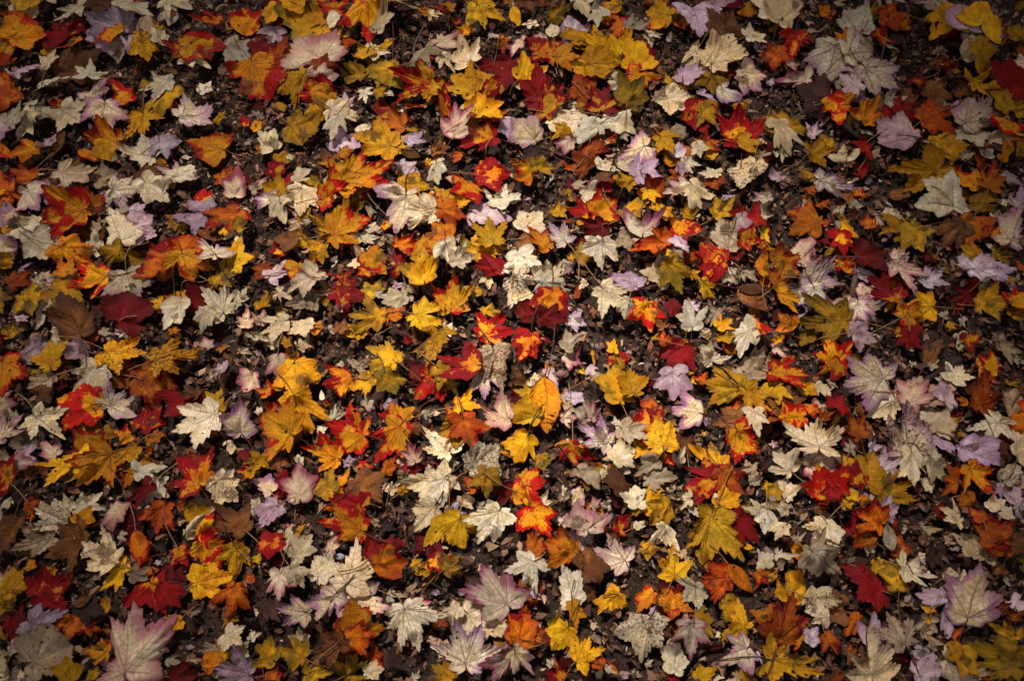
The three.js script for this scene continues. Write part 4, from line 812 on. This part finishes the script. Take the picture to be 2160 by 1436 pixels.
d('k5',230,570,220,780);d('w3',350,540,430,680);
L('p5',460,890,200,850,'white lilac-rimmed leaf with grey specks, left one of two, lower left of centre',0,[310,720]);
L('p5',710,770,540,1000,'white lilac leaf with a black dot, right one of two, lower left of centre',0,[690,1010]);
L('o5',850,1110,1060,860,'burnt orange leaf with a large black stain, bottom centre left',0,[850,800]);
d('n3',850,1120,1090,1090);d('w3',395,1150,400,1020);
L('g5',420,1250,180,1190,'mustard leaf with two points left, on a dark olive leaf, bottom left of centre',0,[320,1380]);
d('g3',180,1280,20,1190);
L('b3',770,1140,500,1280,'big dark brown curled leaf with pale stalk, bottom centre left',[460,1370]);
L('g5',770,1410,1030,1290,'olive yellow leaf with dark veins at the bottom edge, left of centre',0,[900,1230],[980,1420]);
L('w5',1270,860,1390,1210,'large pale cream leaf with long drooping lobes and grey stain, bottom centre',[1140,700],[1230,1210],[1120,1030]);
d('w3',1700,850,1540,950);d('w5',1590,1210,1550,1100);d('g5',1640,1420,1490,1320);
L('k5',2120,820,1900,470,'large cream leaf with pink lobes and dark tear, bottom centre right of middle gap',[2154,850],[1700,700],[1890,970]);
L('p5',1770,1310,1690,950,'lilac leaf with two tall lobes at the bottom centre',0,[2120,1190],[1920,1400]);
L('k5',2150,1260,1880,1340,'pinkish cream leaf over the lilac tall leaf at the bottom edge');
T(1080,1076);
l('w3',800,10,830,20);l('g3',1030,60,1090,20);l('w3',1040,170,1100,120);l('g3',1100,330,1210,370);l('n3',170,380,250,200);l('te',220,540,260,510);l('l3',160,720,230,740);
l('b3',620,740,690,670);l('d3',560,860,660,810);l('w3',670,980,720,1000);l('R3',1260,650,1330,720);l('l3',1160,890,1190,830);l('we',1420,870,1450,960);
l('te',1200,1000,1290,960);l('b3',1230,1060,1310,1010);l('w3',1130,1310,1180,1270);l('we',780,1360,850,1410);l('w3',330,1310,290,1260);l('R3',400,1340,500,1250);
l('te',690,1080,740,1140);l('g3',330,970,420,930);l('R3',140,1180,230,1140);l('n3',160,1100,310,1000);l('d3',900,1290,880,1400);l('R3',1310,1420,1380,1360);
l('g3',1560,900,1680,1080);l('b3',1830,500,1760,440);l('le',2040,1240,2100,1330);l('g3',2050,1380,2130,1300);l('w3',1300,1130,1330,1180);l('g3',1790,800,1930,950);
l('w3',1500,10,1600,40);l('m3',1760,20,1880,60);l('te',1430,380,1460,500);l('te',1450,440,1490,430);l('b3',2110,730,2150,800);l('k3',420,150,460,60);
l('n3',680,1310,780,1300);l('le',900,1420,970,1400);l('te',1000,1400,1080,1420);
d('l5',610,300,440,230);d('R3',1870,130,2060,300);d('w3',1350,1350,1380,1150);
L('m5',150,10,330,260,'orange yellow leaf with red bands at its lower edge, bottom centre',0,[30,210]);
L('w5',180,460,30,700,'cream leaf with notched edge and short stalk, bottom centre',[280,390],[30,370]);
L('k5',620,210,520,0,'pinkish leaf above the blue-grey leaf, bottom right of centre',0,[850,60]);
L('p5',950,440,640,340,'blue-grey and white leaf with a red stalk, bottom right of centre',[1080,610],[860,590],[780,220]);
d('r3',900,180,980,60);
L('g5',1290,10,1130,170,'olive leaf with bright yellow veins, bottom right of centre');
L('w5',1270,180,1250,400,'white leaf with long drooping lobes below the olive yellow-veined leaf',[1090,390],[1400,370]);
L('y5',1660,80,1590,480,'large golden ochre leaf with five drooping lobes, bottom right of centre',0,[1930,470],[1420,370]);
d('w5',2080,60,1900,30);d('w3',2090,70,2090,230);d('w5',2100,490,2050,330);
L('o3',520,380,250,320,'orange brown folded leaf left of the blue-grey leaf',0,[290,550]);
d('b3',600,430,730,630);
L('w5',510,790,410,500,'cream leaf with three points and pink tinge, bottom centre right',[520,810]);
L('y5',1350,580,1320,330,'small yellow star leaf on dark soil, bottom right of centre');
L('y5',880,740,720,900,'mustard leaf with a dark stalk lying on it, bottom right of centre',[750,755],[670,790]);
d('o5',1160,740,1040,880);d('o5',1340,740,1300,950);
L('w5',1530,660,1560,860,'white pinkish leaf with three lobes, bottom right of centre',[1350,570],[1350,620]);
L('n5',1790,590,1560,640,'orange brown leaf with red lower half right of the white pinkish leaf',0,[1660,840]);
L('oe',1790,490,2020,700,'speckled orange brown oval leaf, bottom right of centre');
d('n3',2050,560,2140,650);d('y3',500,830,540,1010);
L('w5',1130,950,1080,1290,'large pale cream star leaf with a small hole and straight stalk, bottom right of centre',[1190,760],[830,1050]);
L('y5',1930,1020,1700,900,'ochre leaf with a long stalk at bottom right of centre',[2140,1260]);
L('y5',460,1010,330,1200,'orange yellow drooping leaf, bottom centre',0,[570,1150]);
L('y5',540,1280,650,1080,'mustard star leaf with spread lobes, bottom edge centre',0,[780,1190],[620,1420]);
L('n5',60,1120,130,810,'rust brown leaf crossed by a thin pale stalk, bottom centre',[300,1160]);
d('p5',30,1240,180,1400);d('r5',400,1420,260,1320);
L('k5',1470,990,1490,1280,'pink leaf with violet shoulders and cream middle, bottom right of centre',[1510,870]);
d('y5',1560,1430,1700,1340);
L('p5',1930,1190,1650,1300,'large cream leaf with black veins and lilac right lobe, bottom right of centre',0,[1760,1050],[1970,1420]);
d('o5',2140,1000,1990,860);
T(1620,1076);
l('te',150,100,120,140);l('b3',90,240,180,130);l('te',180,300,240,250);l('n3',410,10,500,0);l('w3',820,350,900,310);l('te',1290,160,1430,180);l('te',1300,310,1320,290);
l('w3',1270,390,1330,410);l('b3',1600,140,1650,170);l('w3',1480,580,1570,560);l('ne',520,360,570,430);l('te',540,240,640,290);l('te',550,340,600,320);
l('l3',1290,470,1250,420);l('y3',900,450,960,560);l('d3',1080,640,1120,620);l('b3',840,850,920,900);l('l3',310,1130,380,1010);l('l3',1270,1270,1180,1120);
l('te',1310,1080,1420,1150);l('w3',1330,1300,1420,1290);l('y3',1270,860,1350,830);l('ye',1300,960,1310,900);l('R3',1060,1260,1130,1200);l('be',1040,1230,1090,1290);
l('w3',1590,620,1620,520);l('l3',2060,820,2150,720);l('n3',2010,920,2100,870);l('d3',450,60,540,140);l('te',1960,600,2010,660);l('te',70,500,120,420);
l('n3',540,1420,640,1390);l('n3',1880,880,1960,820);l('b3',1860,500,1970,560);l('d3',1350,440,1450,360);l('te',1310,1160,1410,1210);l('g3',2120,1300,2100,1400);
l('l3',2140,1180,2100,1240);l('te',60,400,200,420);l('te',1110,1400,1070,1390);
d('n3',830,280,640,200);d('l3',880,70,1030,20);d('l3',860,1130,830,890);d('w3',120,30,20,20);d('w3',90,180,20,290);
L('n5',880,160,640,50,'flame orange leaf with dark veins, lower right');
L('n3',1100,370,1000,120,'dark rust leaf with an orange streak, lower right');
d('te',1000,360,930,170);d('w3',1560,110,1380,30);
L('w5',430,160,280,380,'cream leaf with a stalk to the upper right, lower right',[570,0]);
d('w3',440,170,520,330);d('tf',300,430,360,250);
L('t5',260,430,550,580,'grey spotted beige leaf below the cream stalked leaf, lower right',[120,280],[340,620]);
L('w5',1820,380,1490,240,'pinkish grey long-lobed leaf with a short stalk, lower right',[2060,460],[1560,440]);
d('n3',1900,380,1880,130);d('b3',1930,350,2130,230);d('n3',1780,330,1790,80);d('n3',1700,130,1640,10);d('w3',1970,110,1880,0);d('l3',2060,30,2140,160);
L('r58',910,700,560,480,'large dark crimson leaf with fiery centre, lower right',[1020,730],[760,420],[700,780],[970,860]);
d('g3',1040,670,990,460);
L('w5',1105,520,1400,580,'pale cream leaf with three points right of the large dark crimson leaf',0,[1290,680]);
d('yh',130,760,130,560);
L('n5',50,1100,150,720,'large rusty orange leaf with dark veins left, lower right',0,[10,800]);
L('w5',290,770,600,780,'cream star leaf with curled lobes, lower right',0,[500,680]);
d('w5',450,920,270,880);
L('l5',1500,760,1180,740,'lilac grey leaf with dark veins and long stalk, lower right',[1600,620],[1470,1110]);
L('p5',1635,930,1700,490,'tall cream violet leaf with finger-like lobes near the bottom right',[1560,1170],[1920,740],[1890,900]);
L('w5',805,1410,740,900,'big pale cream leaf with broad blade and split tip, bottom right',[820,1436],[1060,1320],[580,1220],[1020,1130]);
L('t5',1080,1160,950,880,'beige brown leaf with folded lobes right of the big pale bottom leaf',[1200,1350],[1240,850]);
d('n3',450,1080,540,1220);
L('y5',10,1280,400,1260,'large mustard yellow leaf at the bottom edge, right of centre',0,[440,1400],[150,1150]);
d('g5',1950,1110,1780,980);
L('g5',1990,1340,1620,1130,'mustard green leaf with dark stripes, bottom right corner');
L('g3',1990,1350,1700,1300,'mustard green lower leaf in the bottom right corner');
L('l5',1200,1390,1420,1340,'violet leaf at the bottom edge, right side',[1110,1160]);
L('w5',1440,1290,1780,1400,'cream leaf with an ochre leaf lying on it, bottom right',0,[1690,1210]);
d('yh',1560,1200,1550,1420);

// a way over the pile given by points of the photograph
const RP = rngOf(73);
const path = (pts, lift, r) => pts.map(([x, y]) => { const [a, b] = ground(x, y); return new THREE.Vector3(a + (RP() - 0.5) * r, heightAt(a, b) + lift, b + (RP() - 0.5) * r); });
const level = (v) => { for (let k = 0; k < 3; k++) for (let i = 1; i < v.length - 1; i++) v[i].y = Math.max(v[i].y * 0.4, (v[i - 1].y + v[i + 1].y) / 2); return v; };

// ---------- leaf litter: crumbs of old leaves on the soil ----------
function flake(R, n) {
  const g = new THREE.BufferGeometry(), p = [0, 0, 0], idx = [], b = (R() - 0.5) * 2, t = (R() - 0.5) * 1.6, thin = 0.25 + R() * 0.5;
  for (let i = 0; i < n; i++) { const a = i / n * Math.PI * 2 + R() * 0.5, r = i % 2 ? 0.35 + R() * 0.4 : 0.6 + R() * 0.4, x = Math.cos(a) * r, z = Math.sin(a) * r * thin; p.push(x, b * x * x * 0.6 + t * x * z + (R() - 0.5) * 0.2, z); idx.push(0, 1 + (i + 1) % n, 1 + i); }
  g.setAttribute('position', new THREE.Float32BufferAttribute(p, 3)); g.setIndex(idx); g.computeVertexNormals(); return g;
}
const litter = new THREE.Group(); litter.name = 'leaf_litter'; tag(litter, 'dark crumbled leaf litter between the fallen leaves', 'leaf litter', null, 'stuff'); scene.add(litter);
const litterMat = new THREE.MeshStandardMaterial({ color: 0xffffff, roughness: 0.85, side: THREE.DoubleSide });
const TONES = [[40, 28, 22], [60, 40, 30], [80, 52, 38], [102, 66, 45], [116, 84, 62], [138, 106, 82], [112, 92, 92], [160, 132, 108], [186, 168, 142], [110, 62, 38], [34, 26, 22], [136, 118, 120]], TW = [4, 6, 7, 7, 6, 4, 2.2, 1.1, 0.4, 3, 3, 0.7];
function scatterFlakes(per, x0, x1, z0, z1, s0, s1, lift, seed, skip) {
  const R = rngOf(seed), m4 = new THREE.Matrix4(), q = new THREE.Quaternion(), e = new THREE.Euler(), col = new THREE.Color(), sum = TW.reduce((a, b) => a + b);
  for (let k = 0; k < 8; k++) {
    const im = new THREE.InstancedMesh(flake(R, 6 + k % 5), litterMat, per); im.name = 'litter_flakes'; im.userData.kind = 'stuff'; let n = 0;
    for (let i = 0; i < per; i++) {
      const x = lerp(x0, x1, R()), z = lerp(z0, z1, R()); if (skip && skip(x, z)) continue;
      const s = s0 + (s1 - s0) * Math.pow(R(), 1.9);
      e.set((R() - 0.5) * 1.2, R() * 6.28, (R() - 0.5) * 1.2); q.setFromEuler(e);
      m4.compose(new THREE.Vector3(x, heightAt(x, z) + s * 0.25 + R() * lift, z), q, new THREE.Vector3(s, s, s)); im.setMatrixAt(n, m4);
      if (s > 0.006) { const y = m4.elements[13] + s * 0.22; raise(x, y, z); if (s > 0.012) for (const [a, b] of [[1, 0], [-1, 0], [0, 1], [0, -1]]) raise(x + a * s * 0.5, y - s * 0.05, z + b * s * 0.5); }
      let w = R() * sum, t = 0; while (w > TW[t] && t < TW.length - 1) w -= TW[t++];
      const j = 0.85 + R() * 0.6; col.setRGB(TONES[t][0] * j / 255, TONES[t][1] * j / 255, TONES[t][2] * j / 255, THREE.SRGBColorSpace); im.setColorAt(n, col); n++;
    }
    im.count = n; litter.add(im);
  }
}
scatterFlakes(5600, -1.85, 1.85, -2.3, 0.35, 0.004, 0.021, 0.008, 5);

// ---------- old leaves underneath, then the small ones, all in one mass ----------
const mass = new THREE.Group(); mass.name = 'fallen_leaves'; tag(mass, 'mass of smaller fallen leaves under and between the large ones', 'fallen leaves', null, 'stuff'); scene.add(mass);
const blades = new Map(), stalks = new Map(), keep = (m, k, g) => { if (!m.has(k)) m.set(k, []); m.get(k).push(g); };
const lesser = [new Sheet(100, 20, false)], sheetFor = () => { if (lesser.at(-1).full()) lesser.push(new Sheet(100, 20, false)); return lesser.at(-1); };
function oldLeaves(count, seed, first, old = 'bbddbnngtbdnogRktbn', s0 = 0.024, s1 = 0.04, fl = 1.5) {
  const R = rngOf(seed);
  for (let i = 0; i < count; i++) {
    const x = lerp(-1.75, 1.75, R()), z = lerp(-2.2, 0.2, R()), a = R() * 6.28, s = s0 + R() * R() * s1;
    const spec = { pal: old[Math.floor(R() * old.length)], shape: '3c5fec'[Math.floor(R() * 6)], base: [x, z], tip: [x + Math.cos(a) * s, z + Math.sin(a) * s], stalk: R() < 0.25 ? undefined : null, flat: fl };
    const sh = sheetFor(), q = makeLeaf(spec, sh, 3, 1, first + i);
    keep(blades, sh.mat, q.geometry); if (q.stalk) keep(stalks, stalkOf(spec.pal, R), q.stalk);
  }
}
oldLeaves(300, 31, 4000);
scatterFlakes(5200, -1.85, 1.85, -2.3, 0.35, 0.004, 0.018, 0.005, 6);
oldLeaves(520, 37, 6000);
// ---------- twigs and chips of stone ----------
{
  const R = rngOf(71);
  const wood = (c) => { const N = 64, d = new Uint8Array(N * N * 4); for (let y = 0; y < N; y++) for (let x = 0; x < N; x++) { const k = 0.6 + 0.5 * vn(x / 6, y / 1.6) + 0.3 * vn(x / 2, y / 9 + 40), o = (y * N + x) * 4; d[o] = Math.min(255, c[0] * k); d[o + 1] = Math.min(255, c[1] * k); d[o + 2] = Math.min(255, c[2] * k); d[o + 3] = 255; } const t = new THREE.DataTexture(d, N, N); t.wrapS = t.wrapT = THREE.RepeatWrapping; t.magFilter = THREE.LinearFilter; t.colorSpace = THREE.SRGBColorSpace; t.repeat.set(8, 2); t.needsUpdate = true; return new THREE.MeshStandardMaterial({ map: t, roughness: 0.9 }); };
  const grey = wood([104, 88, 74]), black = wood([58, 46, 40]), tanw = wood([138, 96, 60]);
  function twig(name, label, category, mat, r0, r1, pts, side, lift = 0.003) {
    const v = level(path(pts, lift, 0.004)), o = new THREE.Group(), b = v[0].clone(); o.name = numbered(name); o.position.copy(b); tag(o, label, category);
    const put = (p, a, c, n) => { const m = new THREE.Mesh(knobbly(tube(p.map((q) => q.clone().sub(b)), a, c, 40, 8), a), mat); m.name = n; o.add(m); };
    put(v, r0, r1, 'stem'); for (const s of side ?? []) put(level(path(s, lift, 0.002)), r1 * 1.1, r1 * 0.6, 'side_shoot');
    for (const w of [pts, ...(side ?? [])]) for (let i = 0; i < w.length - 1; i++) for (let t = 0; t <= 1; t += 0.04) { const [x, z] = ground(lerp(w[i][0], w[i + 1][0], t), lerp(w[i][1], w[i + 1][1], t)); raise(x, heightAt(x, z) < soilY(x, z) + 0.05 ? v[Math.min(v.length - 1, i)].y + r0 * 0.9 : 0, z); }
    scene.add(o);
  }
  const knobbly = (g, r) => { const p = g.attributes.position, n = g.attributes.normal; for (let i = 0; i < p.count; i++) { const k = (vn(p.getX(i) * 120 + 7, p.getZ(i) * 120 + p.getY(i) * 90) - 0.5) * r * 0.5; p.setXYZ(i, p.getX(i) + n.getX(i) * k, p.getY(i) + n.getY(i) * k, p.getZ(i) + n.getZ(i) * k); } g.computeVertexNormals(); return g; };
  twig('forked_twig', 'thin grey forked twig on bare soil, near the top edge', 'twig', grey, 0.0018, 0.0034, [[905, 30], [898, 60], [884, 84], [876, 108], [872, 130], [862, 150], [856, 162]], [[[884, 84], [890, 92], [886, 100]]]);
  twig('bark_twig', 'dark peeling twig lying beside a crimson leaf, upper right', 'twig', black, 0.0052, 0.0036, [[1758, 277], [1785, 292], [1812, 306], [1838, 318], [1862, 330]]);
  twig('broken_stick', 'straight grey stick standing out on bare soil, right side', 'stick', grey, 0.0056, 0.0066, [[1795, 556], [1796, 590], [1793, 620], [1787, 656]]);
  twig('fallen_branch', 'blackish branch running under lilac leaves near the right edge', 'branch', black, 0.0075, 0.0045, [[2018, 764], [1985, 786], [1950, 805], [1912, 822], [1874, 846]], [[[1950, 805], [1935, 806], [1915, 803]]]);
  twig('bark_strip', 'short tan strip of bark lying among cream leaves, upper left', 'twig', tanw, 0.003, 0.002, [[772, 168], [800, 172], [830, 179]].map(([x, y]) => [x - 540, y]));
  twig('short_stick', 'pale broken stick beside a tan brown leaf, lower right of centre', 'stick', tanw, 0.0042, 0.0034, [[1617, 948], [1605, 955], [1592, 963]]);
  twig('soil_stick', 'brown stick half sunk in litter below a small cream leaf, lower centre', 'stick', tanw, 0.0028, 0.0022, [[1362, 1026], [1385, 1023], [1420, 1022]]);
  for (const [x, y, s, c, label] of [[395, 96, 0.011, [0.34, 0.4, 0.38], 'pale green lichened chip on dark soil, upper left'], [724, 1184, 0.008, [0.36, 0.4, 0.46], 'small blue grey pebble beside the large pale yellow leaf'], [1182, 799, 0.009, [0.24, 0.13, 0.13], 'small smooth reddish pebble on bare soil, centre']]) {
    const g = new THREE.IcosahedronGeometry(s, 4), p = g.attributes.position; for (let i = 0; i < p.count; i++) { const k = 0.72 + 0.5 * fbm(p.getX(i) * 90 + x, p.getZ(i) * 90 + p.getY(i) * 70); p.setXYZ(i, p.getX(i) * k * 1.1, p.getY(i) * k * 0.6, p.getZ(i) * k * 0.8); } g.computeVertexNormals();
    const [a, b] = ground(x, y), m = new THREE.Mesh(g, new THREE.MeshStandardMaterial({ color: new THREE.Color(...c), roughness: 0.9 })); m.name = numbered('pebble'); m.position.set(a, heightAt(a, b) + s * 0.3, b); tag(m, label, 'pebble'); scene.add(m);
  }
}
oldLeaves(620, 41, 7000, 'gnbtogknmdgRrowby', 0.034, 0.036, 1.3);
{
  const R = rngOf(32);
  small.forEach((s, i) => {
    s.stalk = R() < 0.55 ? undefined : null;
    const sh = sheetFor(), q = makeLeaf(s, sh, 4, 2, 9000 + i);
    keep(blades, sh.mat, q.geometry); if (q.stalk) keep(stalks, stalkOf(s.pal, R), q.stalk);
  });
}
scatterFlakes(260, -1.85, 1.85, -2.3, 0.35, 0.003, 0.009, 0.001, 8);
// ---------- the leaves one can point at ----------
{
  const R = rngOf(33), lot = [];
  large.forEach((s, i) => {
    if (!s.label) {
      s.stalk = R() < 0.6 ? undefined : null;
      const sh = sheetFor(), q = makeLeaf(s, sh, 5, 2, 30000 + i * 7);
      keep(blades, sh.mat, q.geometry); if (q.stalk) keep(stalks, stalkOf(s.pal, R), q.stalk);
      return;
    }
    if (!lot.length || lot.at(-1).full()) lot.push(new Sheet(200, 10, true));
    const sh = lot.at(-1), q = makeLeaf(s, sh, 7, 3, 20000 + i * 7);
    const o = new THREE.Group(), oval = s.shape === 'e', oak = /oak/.test(s.label);
    o.name = numbered(oak ? 'oak_leaf' : oval ? 'oval_leaf' : 'maple_leaf'); o.position.set(q.bx, q.y, q.bz);
    tag(o, s.label, 'leaf', 'large fallen leaves on the forest floor');
    const b = new THREE.Mesh(q.geometry.translate(-q.bx, -q.y, -q.bz), sh.mat); b.name = 'blade'; o.add(b);
    if (q.stalk) { const st = new THREE.Mesh(q.stalk.translate(-q.bx, -q.y, -q.bz), stalkOf(s.pal, R)); st.name = 'stalk'; o.add(st); }
    scene.add(o);
  });
}
for (const [m, gs] of blades) { const o = new THREE.Mesh(mergeGeometries(gs), m); o.name = numbered('leaf_blades'); o.userData.kind = 'stuff'; mass.add(o); }
for (const [m, gs] of stalks) { const o = new THREE.Mesh(mergeGeometries(gs), m); o.name = numbered('leaf_stalks'); o.userData.kind = 'stuff'; mass.add(o); }


// ---------- loose stalks ----------
{
  const stalk = (label, mat, pts) => { const v = level(path(pts, 0.0035, 0.001)), b = v[0].clone(), m = new THREE.Mesh(tube(v.map((q) => q.sub(b)), 0.0011, 0.0009, 24, 6), mat); m.name = numbered('loose_stalk'); m.position.copy(b); tag(m, label, 'leaf stalk'); scene.add(m); };
  stalk('long upright pale stalk crossing the lilac-edged leaf, right of centre', stalkMat.pale, [[1199, 806], [1202, 840], [1205, 890], [1206, 948]]);
  stalk('thin gold stalk lying slantwise on bare soil, right of centre', stalkMat.gold, [[1184, 842], [1210, 832], [1250, 816]]);
  stalk('red loose stalk standing in the bare soil gap near the top', stalkMat.red, [[833, 82], [835, 110], [834, 150], [838, 178]]);
  stalk('gold curved stalk reaching over dark soil near the top edge', stalkMat.gold, [[1292, 40], [1320, 22], [1350, 12], [1372, 6]]);
  stalk('pale bent stalk on a cream leaf with specks, right of centre', stalkMat.pale, [[1263, 375], [1266, 420], [1277, 450], [1306, 482]]);
}

// ---------- the same litter goes on outside the picture ----------
{
  const R = rngOf(81), m4 = new THREE.Matrix4(), q = new THREE.Quaternion(), inside = (x, z) => { const e = 0.08, d = -z * cosP + EYE * sinP, h = (-EYE * cosP - z * sinP), u = x / (d * tanV * 1.5042), w = h / (d * tanV); return d > 0 && Math.abs(u) < 1 + e && Math.abs(w) < 1 + e; };
  for (let k = 0; k < 26; k++) {
    const src = scene.children.filter((o) => /maple_leaf/.test(o.name))[k * 11], im = new THREE.InstancedMesh(src.children[0].geometry, src.children[0].material, 150); let n = 0;
    for (let i = 0; i < 150; i++) { const x = (R() - 0.5) * 8, z = -0.9 + (R() - 0.5) * 7; if (inside(x, z)) continue; q.setFromEuler(new THREE.Euler((R() - 0.5) * 0.3, R() * 6.28, (R() - 0.5) * 0.3, 'YXZ')); const s = 0.75 + R() * 0.35; m4.compose(new THREE.Vector3(x, soilY(x, z) + 0.012 + R() * 0.014, z), q, new THREE.Vector3(s, s, s)); im.setMatrixAt(n++, m4); }
    im.count = n; im.name = numbered('leaf_blades'); im.userData.kind = 'stuff'; mass.add(im);
  }
  scatterFlakes(1500, -4, 4, -4.4, 2.6, 0.006, 0.03, 0.006, 9, (x, z) => x > -1.85 && x < 1.85 && z > -2.3 && z < 0.35);
}

// ---------- added maples out of view: gapped crowns darken the edges of the view ----------
{
  const R = rngOf(61), bark = new THREE.MeshStandardMaterial({ color: new THREE.Color(0.13, 0.105, 0.085), roughness: 0.95 });
  const gap = new THREE.Vector3(0, 0, -0.86).addScaledVector(SUN, 4.4 / SUN.y);  // opening in the added crowns, set toward the sun so the middle stays lit
  const leafShape = (() => { const ol = outline('5', rngOf(5), [], 1), p = [0, 0, 0], ix = []; for (const [a, r] of ol.pts) p.push(Math.sin(a) * r, 0.1 * r * r, Math.cos(a) * r); for (let i = 1; i < ol.pts.length; i++) ix.push(0, i + 1, i); const g = new THREE.BufferGeometry(); g.setAttribute('position', new THREE.Float32BufferAttribute(p, 3)); g.setIndex(ix); g.computeVertexNormals(); return g; })();
  const leafMat = new THREE.MeshStandardMaterial({ color: 0xffffff, roughness: 0.7, side: THREE.DoubleSide });
  const tones = [[0.34, 0.16, 0.02], [0.3, 0.08, 0.015], [0.22, 0.03, 0.015], [0.14, 0.12, 0.03]];
  [[-2.9, -4.3, 'added maple out of view at the far left, shading the edges of the view'], [2.6, -3.9, 'added maple out of view at the far right, shading the edges of the view'], [-2.7, 1.4, 'added maple out of view behind the viewer, shading the edges of the view']].forEach(([tx, tz, label], k) => {
    const o = new THREE.Group(); o.name = numbered('added_shade_maple'); o.position.set(tx, 0, tz); tag(o, label, 'tree', 'added maples shading the edges of the view'); scene.add(o);
    const geos = [], limb = (a, b, r0, r1, sway) => geos.push(tube([a, a.clone().lerp(b, 0.35).add(new THREE.Vector3((R() - 0.5) * sway, 0, (R() - 0.5) * sway)), a.clone().lerp(b, 0.7).add(new THREE.Vector3((R() - 0.5) * sway, 0, (R() - 0.5) * sway)), b], r0, r1, 14, 9));
    limb(new THREE.Vector3(0, -0.1, 0), new THREE.Vector3(0.2, 6.6, 0), 0.17, 0.05, 0.25);
    const im = new THREE.InstancedMesh(leafShape, leafMat, 6500), m4 = new THREE.Matrix4(), q = new THREE.Quaternion(), col = new THREE.Color(); let n = 0;
    for (let i = 0; i < 26 ; i++) {
      const a = i * 2.4, h = 3.5 + (i % 7) * 0.42, l = 1.4 + R() * 2.4, e = new THREE.Vector3(Math.cos(a) * l, h + 0.5 + R() * 0.7, Math.sin(a) * l);
      const world = e.clone().add(o.position), d = new THREE.Vector3().crossVectors(world.clone().sub(gap), SUN).length();
      if (d > 1.05) limb(new THREE.Vector3(0.1, h - 0.6, 0), e, 0.045, 0.012, 0.2);
    }
    for (let i = 0; i < 60000 && n < 6500; i++) {
      const a = R() * 6.283, l = Math.sqrt(R()) * 3.9, y = 3.6 + R() * 2.4 - l * 0.06, x = Math.cos(a) * l, z = Math.sin(a) * l;
      if (fbm(x * 0.9 + k * 20, z * 0.9 + y) < 0.36) continue;
      const w = new THREE.Vector3(x + tx, y, z + tz), d = new THREE.Vector3().crossVectors(w.clone().sub(gap), SUN).length();
      if (d < 0.75 + (fbm(w.x * 1.4, w.z * 1.4) - 0.5) * 0.4) continue;
      const s = 0.1 + R() * 0.06; q.setFromEuler(new THREE.Euler((R() - 0.5) * 1.3, R() * 6.28, (R() - 0.5) * 1.3)); m4.compose(new THREE.Vector3(x, y, z), q, new THREE.Vector3(s, s, s)); im.setMatrixAt(n, m4);
      const t = tones[Math.floor(R() * 4)], j = 0.7 + R() * 0.6; col.setRGB(t[0] * j, t[1] * j, t[2] * j); im.setColorAt(n, col); n++;
    }
    im.count = n; im.name = 'added_shade_crown'; im.userData.kind = 'stuff';
    const t = new THREE.Mesh(mergeGeometries(geos), bark); t.name = 'added_trunk'; o.add(t, im);
  });
}

scene.traverse((o) => { if (o.isMesh) { o.castShadow = true; o.receiveShadow = true; } });
const renderer = new THREE.WebGLRenderer({ antialias: true });
renderer.toneMapping = THREE.LinearToneMapping;
renderer.toneMappingExposure = EXPOSURE;
renderer.shadowMap.enabled = true;
renderer.setSize(1024, 680);
renderer.render(scene, camera);
